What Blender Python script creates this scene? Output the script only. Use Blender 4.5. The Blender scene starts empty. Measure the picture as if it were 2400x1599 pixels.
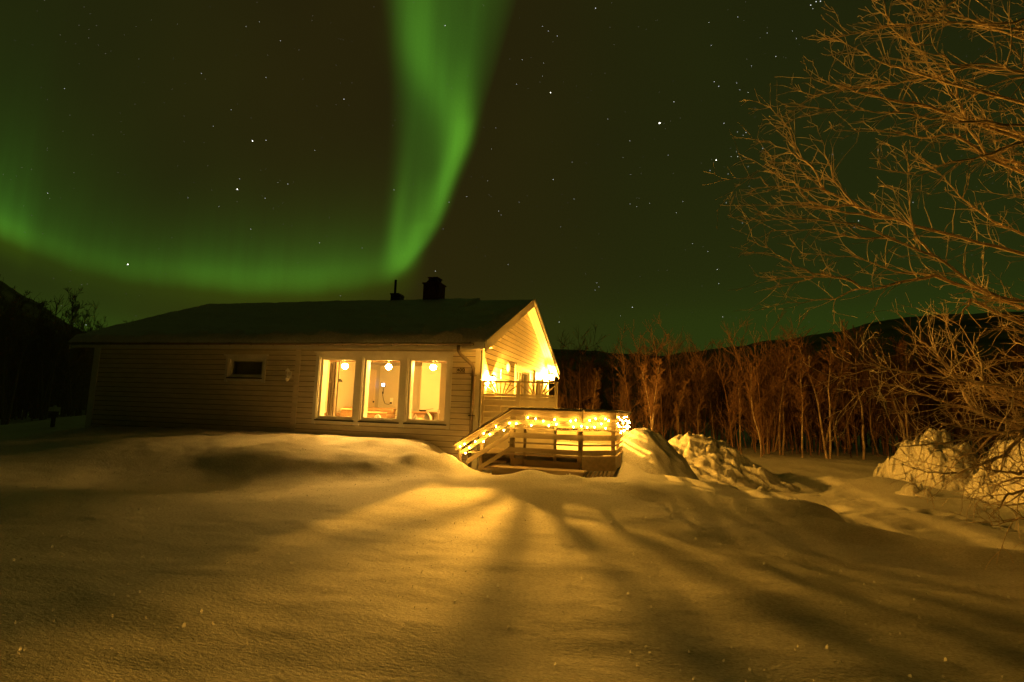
import bpy, math, random
import numpy as np
from mathutils import Vector, Matrix, noise

S = bpy.context.scene
# ------------------------------------------------------------------ camera
cam_d = bpy.data.cameras.new('camera'); cam = bpy.data.objects.new('camera', cam_d)
S.collection.objects.link(cam); S.camera = cam
cam_d.sensor_width = 36.0; cam_d.lens = 36.0 * 1298 / 2400; cam_d.clip_start = .05; cam_d.clip_end = 6000
CX = np.array([4900, -.5, -1298.]); CX /= np.linalg.norm(CX)
CY = np.array([344, 175.5, 1298.]); CY -= CX * (CX @ CY); CY /= np.linalg.norm(CY)
CZ = np.cross(CX, CY); CM = np.array([CX, CY, CZ])
CAM = Vector((3.89, -11.923, 1.5))
cam.matrix_world = Matrix([[CM[0][0], -CM[0][1], -CM[0][2], CAM.x], [CM[1][0], -CM[1][1], -CM[1][2], CAM.y],
                           [CM[2][0], -CM[2][1], -CM[2][2], CAM.z], [0, 0, 0, 1]])
# ------------------------------------------------------------------ exposure, sampling
S.view_settings.view_transform = 'Standard'; S.view_settings.look = 'None'
S.view_settings.exposure = 0.25; S.view_settings.gamma = 1.0; S.view_settings.use_curve_mapping = False
S.render.engine = 'CYCLES'
S.cycles.max_bounces = 8; S.cycles.diffuse_bounces = 5; S.cycles.glossy_bounces = 3; S.cycles.transmission_bounces = 4
S.cycles.transparent_max_bounces = 12; S.cycles.sample_clamp_indirect = 30.0; S.cycles.caustics_reflective = False; S.cycles.caustics_refractive = False
S.cycles.use_denoising = True
LAMP = (1.0, .435, .040)          # the warm colour of every lamp in the scene

# ------------------------------------------------------------------ night sky with the aurora (world directions only)
W = bpy.data.worlds.new('World'); S.world = W; W.use_nodes = True
NT = W.node_tree; NT.nodes.clear(); N = NT.nodes; L = NT.links
def wn(t): return N.new(t)
def mth(op, a, b=None, c=None, clamp=False):
    n = wn('ShaderNodeMath'); n.operation = op; n.use_clamp = clamp
    for i, v in enumerate((a, b, c)):
        if v is None: continue
        if isinstance(v, (int, float)): n.inputs[i].default_value = v
        else: L.new(v, n.inputs[i])
    return n.outputs[0]
def curve(x, pts, xr, yr):
    """a smooth function of x through pts; xr, yr are the ranges of input and output"""
    n = wn('ShaderNodeFloatCurve'); c = n.mapping.curves[0]
    P = sorted(((px - xr[0]) / (xr[1] - xr[0]), (py - yr[0]) / (yr[1] - yr[0])) for px, py in pts)
    if P[0][0] > .001: P = [(0, P[0][1])] + P
    if P[-1][0] < .999: P = P + [(1, P[-1][1])]
    c.points[0].location = P[0]; c.points[1].location = P[-1]
    for p in P[1:-1]: c.points.new(*p)
    n.mapping.update()
    L.new(mth('DIVIDE', mth('SUBTRACT', x, xr[0]), xr[1] - xr[0], clamp=True), n.inputs['Value'])
    return mth('ADD', mth('MULTIPLY', n.outputs[0], yr[1] - yr[0]), yr[0])
def gauss(x, w):
    d = mth('DIVIDE', x, w); return mth('EXPONENT', mth('MULTIPLY', mth('MULTIPLY', d, d), -1.0))
def sstep(x, a, b):
    n = wn('ShaderNodeMapRange'); n.interpolation_type = 'SMOOTHSTEP'
    L.new(x, n.inputs[0]); n.inputs[1].default_value = a; n.inputs[2].default_value = b
    return n.outputs[0]
tc = wn('ShaderNodeTexCoord'); sx = wn('ShaderNodeSeparateXYZ'); L.new(tc.outputs['Generated'], sx.inputs[0])
dx, dy, dz = sx.outputs
front = sstep(dy, .05, .3)
dys = mth('MAXIMUM', dy, .05)
U = mth('DIVIDE', dx, dys); V = mth('DIVIDE', dz, dys)
UR, VR = (-2.2, 1.0), (-.2, 1.3)
def tex_noise(scale, detail, sx_=1, sz_=1):
    m = wn('ShaderNodeCombineXYZ'); L.new(mth('MULTIPLY', U, sx_), m.inputs[0]); L.new(mth('MULTIPLY', V, sz_), m.inputs[1])
    n = wn('ShaderNodeTexNoise'); n.inputs['Scale'].default_value = scale; n.inputs['Detail'].default_value = detail
    L.new(m.outputs[0], n.inputs['Vector']); return n.outputs[0]
nz_s = tex_noise(5.0, 3.0, 1, .5); nz_b = tex_noise(2.2, 2.0); nz_r = tex_noise(14.0, 2.0, 1.0, .12); nz_f = tex_noise(34.0, 3.0, 1.0, .07); nz_g = tex_noise(420.0, 1.0)
# low arc: sharp lower border, glow fading upwards
arc_pts = [(-2.2, .66), (-1.9, .52), (-1.645, .408), (-1.41, .329), (-1.207, .280), (-1.02, .2587), (-.79, .2414), (-.638, .2431), (-.54, .257), (-.486, .276), (-.44, .31), (-.38, .38)]
vb = mth('ADD', curve(U, arc_pts, UR, (0, 1)), mth('MULTIPLY', mth('SUBTRACT', nz_r, .5), .018))
d = mth('SUBTRACT', V, vb)
amp = curve(U, [(-2.2, .9), (-1.75, 1.0), (-1.6, 1.12), (-1.5, .62), (-1.3, .55), (-1.1, .66), (-.95, .92), (-.8, 1.0), (-.72, 1.0), (-.6, .86), (-.52, .74), (-.46, .40), (-.41, .0), (1, 0)], UR, (0, 1.3))
tail_h = curve(U, [(-2.2, .2), (-1.6, .19), (-1.3, .12), (-1.0, .085), (-.7, .075), (-.4, .08), (1, .08)], UR, (0, .4))
arc = mth('MULTIPLY', mth('MULTIPLY', sstep(d, -.022, .045),
      mth('ADD', mth('MULTIPLY', mth('EXPONENT', mth('MULTIPLY', mth('MAXIMUM', d, 0), -16.0)), .62),
          mth('MULTIPLY', mth('EXPONENT', mth('DIVIDE', mth('MULTIPLY', mth('MAXIMUM', d, 0), -1.0), tail_h)), .38))), amp)
# tall curtain
xr_pts = [(1.1, -.215), (.95, -.25), (.835, -.2777), (.744, -.3017), (.655, -.325), (.566, -.352), (.52, -.366), (.4775, -.381), (.4336, -.397), (.39, -.4115), (.346, -.4304), (.304, -.462), (.265, -.497), (.2, -.56)]
xl_pts = [(1.1, -.63), (.89, -.60), (.785, -.578), (.685, -.566), (.587, -.559), (.49, -.5576), (.40, -.561), (.353, -.563), (.31, -.574), (.25, -.59)]
xr = curve(V, xr_pts, VR, (-.8, 0)); xl = curve(V, xl_pts, VR, (-.8, 0))
edge_soft = curve(V, [(.2, .02), (.4, .026), (.6, .05), (.8, .09), (1.1, .12)], VR, (0, .2))
dr = mth('SUBTRACT', xr, U)
rgt = mth('DIVIDE', dr, edge_soft, clamp=True)
lft = sstep(mth('SUBTRACT', U, xl), .0, .075)
vert_on = sstep(V, .235, .33)
body = mth('MULTIPLY', mth('MULTIPLY', mth('MULTIPLY', rgt, lft), vert_on), curve(V, [(.25, .42), (.4, .38), (.6, .36), (.75, .44), (.9, .42)], VR, (0, 1)))
s1c = curve(V, [(.2, -.5), (.39, -.434), (.4528, -.4168), (.497, -.4033), (.551, -.3912), (.62, -.39), (.7, -.39)], VR, (-.8, 0))
s1 = mth('MULTIPLY', gauss(mth('SUBTRACT', U, s1c), .024), curve(V, [(.3, 0), (.37, .4), (.45, .72), (.52, .8), (.6, .5), (.7, .15), (.8, 0)], VR, (0, 1)))
s2c = curve(V, [(1.1, -.51), (.873, -.4974), (.773, -.4915), (.69, -.4625), (.62, -.4253), (.552, -.4), (.48, -.395)], VR, (-.8, 0))
s2 = mth('MULTIPLY', gauss(mth('SUBTRACT', U, s2c), .045), curve(V, [(.45, 0), (.55, .3), (.65, .34), (.78, .42), (.9, .3), (1.1, .25)], VR, (0, 1)))
s3c = curve(V, [(.2, -.54), (.296, -.4984), (.34, -.4785), (.393, -.4694), (.5, -.465)], VR, (-.8, 0))
s3 = mth('MULTIPLY', gauss(mth('SUBTRACT', U, s3c), .027), curve(V, [(.24, 0), (.28, .42), (.33, .6), (.38, .35), (.45, .12), (.52, 0)], VR, (0, 1)))
s4c = curve(V, [(.3, -.523), (.5, -.512)], VR, (-.8, 0))
s4 = mth('MULTIPLY', gauss(mth('SUBTRACT', U, s4c), .016), curve(V, [(.27, .05), (.34, .34), (.4, .28), (.5, .08), (.6, 0)], VR, (0, 1)))
strands = mth('MULTIPLY', mth('ADD', mth('ADD', s1, s2), mth('ADD', s3, s4)), mth('DIVIDE', mth('ADD', dr, .012), .03, clamp=True))
arc = mth('MULTIPLY', arc, mth('SUBTRACT', 1.0, sstep(U, -.50, -.42)))
aur = mth('ADD', arc, mth('ADD', body, strands))
aur = mth('MULTIPLY', mth('MULTIPLY', aur, front), mth('MULTIPLY', mth('ADD', .66, mth('MULTIPLY', nz_s, .62)), mth('ADD', .80, mth('MULTIPLY', nz_f, .40))))
yel = mth('MULTIPLY', mth('ADD', strands, mth('MULTIPLY', mth('MULTIPLY', gauss(d, .05), .5), mth('MULTIPLY', amp, mth('SUBTRACT', 1.0, sstep(U, -.50, -.42))))), front)
# veils below the arc and near the horizon
veil = mth('MULTIPLY', curve(V, [(-.2, .3), (.0, .85), (.12, .9), (.2, .55), (.3, .25), (.5, .12), (1.3, .05)], VR, (0, 1)), curve(U, [(-2.2, 1.0), (-1.5, 1.0), (-1.1, .55), (-.75, .15), (-.45, .03), (-.2, .22), (.1, .42), (.5, .5), (1, .4)], UR, (0, 1)))
veil = mth('ADD', mth('MULTIPLY', veil, front), mth('MULTIPLY', mth('SUBTRACT', nz_b, .4), .16))
veil = mth('MAXIMUM', veil, 0.0)
def comb(r, g, b):
    c = wn('ShaderNodeCombineColor'); 
    for i, v in enumerate((r, g, b)):
        if isinstance(v, (int, float)): c.inputs[i].default_value = v
        else: L.new(v, c.inputs[i])
    return c.outputs[0]
warm = mth('MULTIPLY', curve(U, [(-2.2, .3), (-1.5, .45), (-1.0, .8), (-.6, 1.0), (-.3, .9), (.0, .45), (.5, .2), (1, .2)], UR, (0, 1)), mth('ADD', .6, mth('MULTIPLY', nz_b, .8)))
low = curve(V, [(-.2, 1.0), (.1, 1.0), (.25, .55), (.5, .25), (1.3, .1)], VR, (0, 1))
R = mth('ADD', mth('ADD', .0092, mth('MULTIPLY', warm, .0070)), mth('ADD', mth('MULTIPLY', aur, .029), mth('ADD', mth('MULTIPLY', yel, .022), mth('ADD', mth('MULTIPLY', veil, .008), mth('MULTIPLY', low, .0035)))))
G = mth('ADD', .0120, mth('ADD', mth('MULTIPLY', aur, .138), mth('ADD', mth('MULTIPLY', yel, .050), mth('ADD', mth('MULTIPLY', veil, .038), mth('MULTIPLY', low, .003)))))
B = mth('ADD', .0026, mth('ADD', mth('MULTIPLY', aur, .0095), mth('MULTIPLY', veil, .002)))
bg = wn('ShaderNodeBackground'); grain = mth('ADD', .80, mth('MULTIPLY', nz_g, .40))
L.new(comb(mth('MULTIPLY', R, grain), mth('MULTIPLY', G, grain), B), bg.inputs['Color']); L.new(mth('ADD', .28, mth('MULTIPLY', front, .72)), bg.inputs['Strength'])
wo = wn('ShaderNodeOutputWorld'); L.new(bg.outputs[0], wo.inputs['Surface'])

# ------------------------------------------------------------------ mesh helpers
ORIG = {}
class MB:
    def __init__(s): s.v = []; s.f = []
    def add(s, vs, fs):
        o = len(s.v); s.v += [tuple(map(float, v)) for v in vs]; s.f += [tuple(i + o for i in f) for f in fs]
    def box(s, x0, x1, y0, y1, z0, z1):
        s.add([(x0, y0, z0), (x1, y0, z0), (x1, y1, z0), (x0, y1, z0), (x0, y0, z1), (x1, y0, z1), (x1, y1, z1), (x0, y1, z1)],
              [(0, 3, 2, 1), (4, 5, 6, 7), (0, 1, 5, 4), (1, 2, 6, 5), (2, 3, 7, 6), (3, 0, 4, 7)]); return s
    def bar(s, a, b, w, h, up=(0, 0, 1)):
        """rectangular bar from a to b, w across, h along up"""
        a, b = Vector(a), Vector(b); d = (b - a).normalized(); u = Vector(up); sd = d.cross(u).normalized(); u = sd.cross(d).normalized()
        P = []
        for p in (a, b):
            for i, j in ((-1, -1), (1, -1), (1, 1), (-1, 1)): P.append(p + sd * (w / 2 * i) + u * (h / 2 * j))
        s.add(P, [(0, 1, 2, 3), (7, 6, 5, 4), (0, 4, 5, 1), (1, 5, 6, 2), (2, 6, 7, 3), (3, 7, 4, 0)]); return s
    def prism(s, poly, axis, a, b):
        """polygon of 2-D points pushed along an axis from a to b"""
        n = len(poly); put = {'x': lambda p, t: (t, p[0], p[1]), 'y': lambda p, t: (p[0], t, p[1]), 'z': lambda p, t: (p[0], p[1], t)}[axis]
        s.add([put(p, a) for p in poly] + [put(p, b) for p in poly],
              [tuple(range(n))[::-1], tuple(range(n, 2 * n))] + [(i, (i + 1) % n, n + (i + 1) % n, n + i) for i in range(n)]); return s
    def tube(s, path, rad, n=6, cap=True):
        path = [Vector(p) for p in path]; m = len(path)
        if not hasattr(rad, '__len__'): rad = [rad] * m
        ref = None; V = []
        for i, p in enumerate(path):
            d = (path[min(i + 1, m - 1)] - path[max(i - 1, 0)]); d = d.normalized() if d.length > 1e-9 else Vector((0, 0, 1))
            if ref is None: ref = d.orthogonal().normalized()
            ref = ref - d * ref.dot(d); ref = ref.normalized() if ref.length > 1e-6 else d.orthogonal().normalized()
            b = d.cross(ref)
            for k in range(n):
                t = 2 * math.pi * k / n; V.append(p + (ref * math.cos(t) + b * math.sin(t)) * rad[i])
        F = [(i * n + k, i * n + (k + 1) % n, (i + 1) * n + (k + 1) % n, (i + 1) * n + k) for i in range(m - 1) for k in range(n)]
        if cap: F += [tuple(range(n))[::-1], tuple((m - 1) * n + k for k in range(n))]
        s.add(V, F); return s
    def lathe(s, prof, c, n=16):
        c = Vector(c); V = []; m = len(prof)
        for r, z in prof:
            for k in range(n):
                t = 2 * math.pi * k / n; V.append((c.x + r * math.cos(t), c.y + r * math.sin(t), c.z + z))
        F = [(i * n + k, i * n + (k + 1) % n, (i + 1) * n + (k + 1) % n, (i + 1) * n + k) for i in range(m - 1) for k in range(n)]
        F += [tuple(range(n))[::-1], tuple((m - 1) * n + k for k in range(n))]
        s.add(V, F); return s
    def ball(s, c, r, n=12, m=8, sz=1.0):
        return s.lathe([(max(r * math.sin(math.pi * i / m), r * .02), -r * sz * math.cos(math.pi * i / m)) for i in range(m + 1)], c, n)
    def obj(s, name, mat, parent=None, smooth=False, bevel=0, mat2=None, sel=()):
        o0 = ORIG.get(parent.name, Vector()) if parent else Vector()
        me = bpy.data.meshes.new(name)
        me.from_pydata([(v[0] - o0.x, v[1] - o0.y, v[2] - o0.z) for v in s.v], [], s.f); me.update()
        if mat: me.materials.append(mat)
        if mat2:
            me.materials.append(mat2)
            for i_ in sel: me.polygons[i_].material_index = 1
        if smooth: me.polygons.foreach_set('use_smooth', [True] * len(me.polygons))
        o = bpy.data.objects.new(name, me); S.collection.objects.link(o)
        if parent: o.parent = parent; ORIG[o.name] = o0
        if bevel:
            b = o.modifiers.new('bevel', 'BEVEL'); b.width = bevel; b.segments = 2; b.limit_method = 'ANGLE'
        return o
def tag(o, label, cat, group=None, kind=None):
    o['label'] = label; o['category'] = cat
    if group: o['group'] = group
    if kind: o['kind'] = kind
    return o
def thing(name, loc, label, cat, group=None):
    o = bpy.data.objects.new(name, None); S.collection.objects.link(o); o.location = loc; o.empty_display_size = .2
    ORIG[o.name] = Vector(loc); return tag(o, label, cat, group)
def struct(o): o['kind'] = 'structure'; return o

# ------------------------------------------------------------------ materials
def mat(name, col, rough=.6, metal=0.0, emit=None, estr=0.0, var=0.0, vscale=8.0, bump=0.0, bscale=30.0, stretch=(1, 1, 1), col2=None, spec=.4):
    m = bpy.data.materials.new(name); m.use_nodes = True; nt = m.node_tree; p = nt.nodes['Principled BSDF']
    p.inputs['Base Color'].default_value = (*col, 1); p.inputs['Roughness'].default_value = rough; p.inputs['Metallic'].default_value = metal
    p.inputs['Specular IOR Level'].default_value = spec
    if emit: p.inputs['Emission Color'].default_value = (*emit, 1); p.inputs['Emission Strength'].default_value = estr
    if var or bump or col2:
        t = nt.nodes.new('ShaderNodeTexCoord'); mp = nt.nodes.new('ShaderNodeMapping'); mp.inputs['Scale'].default_value = stretch
        nt.links.new(t.outputs['Object'], mp.inputs[0])
    if var or col2:
        n = nt.nodes.new('ShaderNodeTexNoise'); n.inputs['Scale'].default_value = vscale; n.inputs['Detail'].default_value = 5
        nt.links.new(mp.outputs[0], n.inputs['Vector'])
        r = nt.nodes.new('ShaderNodeValToRGB'); nt.links.new(n.outputs[0], r.inputs[0])
        c2 = col2 or tuple(c * (1 - var) for c in col); c1 = col if col2 else tuple(min(1, c * (1 + var * .6)) for c in col)
        r.color_ramp.elements[0].position = .36; r.color_ramp.elements[1].position = .64
        r.color_ramp.elements[0].color = (*c2, 1); r.color_ramp.elements[1].color = (*c1, 1)
        nt.links.new(r.outputs[0], p.inputs['Base Color'])
    if bump:
        n = nt.nodes.new('ShaderNodeTexNoise'); n.inputs['Scale'].default_value = bscale; n.inputs['Detail'].default_value = 6
        nt.links.new(mp.outputs[0], n.inputs['Vector'])
        b = nt.nodes.new('ShaderNodeBump'); b.inputs['Strength'].default_value = bump; b.inputs['Distance'].default_value = .02
        nt.links.new(n.outputs[0], b.inputs['Height']); nt.links.new(b.outputs[0], p.inputs['Normal'])
    return m
def glow(name, col, strength):
    m = bpy.data.materials.new(name); m.use_nodes = True; nt = m.node_tree; nt.nodes.clear()
    e = nt.nodes.new('ShaderNodeEmission'); e.inputs[0].default_value = (*col, 1); e.inputs[1].default_value = strength
    o = nt.nodes.new('ShaderNodeOutputMaterial'); nt.links.new(e.outputs[0], o.inputs[0]); return m
def glass(name):
    m = bpy.data.materials.new(name); m.use_nodes = True; nt = m.node_tree; nt.nodes.clear()
    f = nt.nodes.new('ShaderNodeFresnel'); f.inputs[0].default_value = 1.5
    t = nt.nodes.new('ShaderNodeBsdfTransparent'); t.inputs[0].default_value = (.94, .95, .94, 1)
    g = nt.nodes.new('ShaderNodeBsdfGlossy'); g.inputs['Roughness'].default_value = .01
    x = nt.nodes.new('ShaderNodeMixShader'); o = nt.nodes.new('ShaderNodeOutputMaterial')
    nt.links.new(f.outputs[0], x.inputs[0]); nt.links.new(t.outputs[0], x.inputs[1]); nt.links.new(g.outputs[0], x.inputs[2]); nt.links.new(x.outputs[0], o.inputs[0])
    return m
M = dict(
    groove_shade=mat('board_groove_shade', (.22, .18, .13), .9),  # unpainted wood tone, darkened to paint the shade in the board grooves
    siding=mat('painted_siding', (.76, .69, .56), .6, var=.10, vscale=3.0, bump=.15, bscale=60, stretch=(1, 1, 6)),
    trim=mat('white_painted_wood', (.82, .80, .74), .5, var=.05, vscale=6, bump=.08, bscale=50),
    roof=mat('roof_tiles', (.06, .05, .045), .8, var=.3),
    brick=mat('chimney_brick', (.16, .07, .05), .9, var=.3, vscale=12),
    dark=mat('dark_metal', (.05, .045, .04), .4, metal=.4),
    pipe=mat('downspout_metal', (.26, .22, .17), .35, metal=.5, var=.15),
    glass=glass('window_glass'),
    blackstrip=mat('black_sill_strip', (.012, .011, .01), .7),  # near-black strip along the foot of each window opening
    wall_in=mat('interior_wall', (.50, .47, .38), .8, bump=.05, bscale=10),
    ceil=mat('interior_ceiling', (.6, .57, .5), .8), floor=mat('interior_floor', (.3, .2, .12), .5, var=.2, stretch=(1, 8, 1)),
    wdoor=mat('interior_door', (.66, .55, .38), .6),
    deckwood=mat('deck_wood', (.40, .32, .22), .7, var=.2, vscale=5, bump=.3, bscale=40, stretch=(.4, 4, 4)),
    railwood=mat('rail_wood', (.33, .26, .165), .65, var=.16, vscale=4, bump=.2, bscale=40, stretch=(.5, 4, 4)),
    screen=mat('screen_paint', (.72, .64, .46), .6, var=.08, vscale=4),
    lantern=mat('lantern_metal', (.86, .84, .78), .45), lanternblack=mat('lantern_black', (.02, .018, .016), .5),
    fabric=mat('curtain_fabric', (.30, .25, .19), .9, var=.2, vscale=3, stretch=(8, 8, .3)),
    leather=mat('sofa_leather', (.20, .12, .06), .35, var=.15), chest=mat('chest_wood', (.28, .17, .09), .5, var=.15, stretch=(1, 1, 5)),
    chest_top=mat('chest_top', (.55, .42, .26), .4), stove=mat('stove_soapstone', (.22, .13, .07), .6, var=.15), iron=mat('cast_iron', (.03, .026, .022), .5),
    cabinet=mat('kitchen_cabinet', (.62, .48, .30), .5), counter=mat('kitchen_counter', (.06, .04, .03), .4),
    porcelain=mat('white_porcelain', (.82, .8, .75), .3), brass=mat('pale_candle', (.75, .66, .48), .4),
    sign=mat('sign_plate', (.80, .74, .58), .5), ink=mat('sign_ink', (.10, .07, .04), .6),
    wire=mat('black_wire', (.03, .03, .02), .6), wood_post=mat('grey_post_wood', (.20, .15, .10), .9, var=.3),
    cream=mat('door_blind', (.66, .58, .42), .7),
)
SNOW = bpy.data.materials.new('snow'); SNOW.use_nodes = True
def build_snow(m, coarse=1.0, fine=1.0):
    nt = m.node_tree; p = nt.nodes['Principled BSDF']
    p.inputs['Base Color'].default_value = (.85, .84, .82, 1); p.inputs['Roughness'].default_value = .65; p.inputs['Specular IOR Level'].default_value = .25
    t = nt.nodes.new('ShaderNodeTexCoord'); prev = None
    for sc, di, st, strc in ((3.0, .02, .4 * coarse, (1, 2.2, 1)), (24.0, .012, .55 * fine, (1, 2.0, 1)), (95.0, .0045, .9 * fine, (1, 1.3, 1))):
        mp = nt.nodes.new('ShaderNodeMapping'); mp.inputs['Scale'].default_value = strc; mp.inputs['Rotation'].default_value = (0, 0, .25)
        nt.links.new(t.outputs['Object'], mp.inputs[0])
        n = nt.nodes.new('ShaderNodeTexNoise'); n.inputs['Scale'].default_value = sc; n.inputs['Detail'].default_value = 4; nt.links.new(mp.outputs[0], n.inputs['Vector'])
        b = nt.nodes.new('ShaderNodeBump'); b.inputs['Distance'].default_value = di; b.inputs['Strength'].default_value = st
        nt.links.new(n.outputs[0], b.inputs['Height'])
        if prev: nt.links.new(prev, b.inputs['Normal'])
        prev = b.outputs[0]
    nt.links.new(prev, p.inputs['Normal'])
    mp = nt.nodes.new('ShaderNodeMapping'); mp.inputs['Scale'].default_value = (1, 1.7, 1); nt.links.new(t.outputs['Object'], mp.inputs[0])
    n = nt.nodes.new('ShaderNodeTexNoise'); n.inputs['Scale'].default_value = 36; n.inputs['Detail'].default_value = 4; n.inputs['Roughness'].default_value = .75; nt.links.new(mp.outputs[0], n.inputs['Vector'])
    r = nt.nodes.new('ShaderNodeValToRGB'); r.color_ramp.elements[0].position = .40; r.color_ramp.elements[1].position = .58     # grains and glassy crust
    r.color_ramp.elements[0].color = (.60, .59, .57, 1); r.color_ramp.elements[1].color = (.90, .89, .87, 1)
    nt.links.new(n.outputs[0], r.inputs[0]); nt.links.new(r.outputs[0], p.inputs['Base Color'])
build_snow(SNOW); M['snow'] = SNOW
M['snow_lump'] = bpy.data.materials.new('packed_snow'); M['snow_lump'].use_nodes = True; build_snow(M['snow_lump'], 1.6, .8)
def bark(name, a, b):
    return mat(name, a, .85, col2=b, vscale=9, stretch=(1, 1, .35), bump=.3, bscale=20)
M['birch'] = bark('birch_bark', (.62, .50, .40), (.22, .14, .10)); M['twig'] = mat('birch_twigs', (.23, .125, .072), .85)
M['dimbark'] = bark('dim_bark', (.42, .30, .20), (.18, .12, .08)); M['neartwig'] = mat('near_twigs', (.76, .62, .46), .6, var=.4, vscale=5)  # birch bark darkened for back trunks, their weaker light put in colour
M['darkbark'] = mat('dark_bark', (.36, .28, .19), .9); M['hill'] = mat('wooded_hill', (.36, .31, .22), 1.0, var=.5, vscale=.06)
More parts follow.
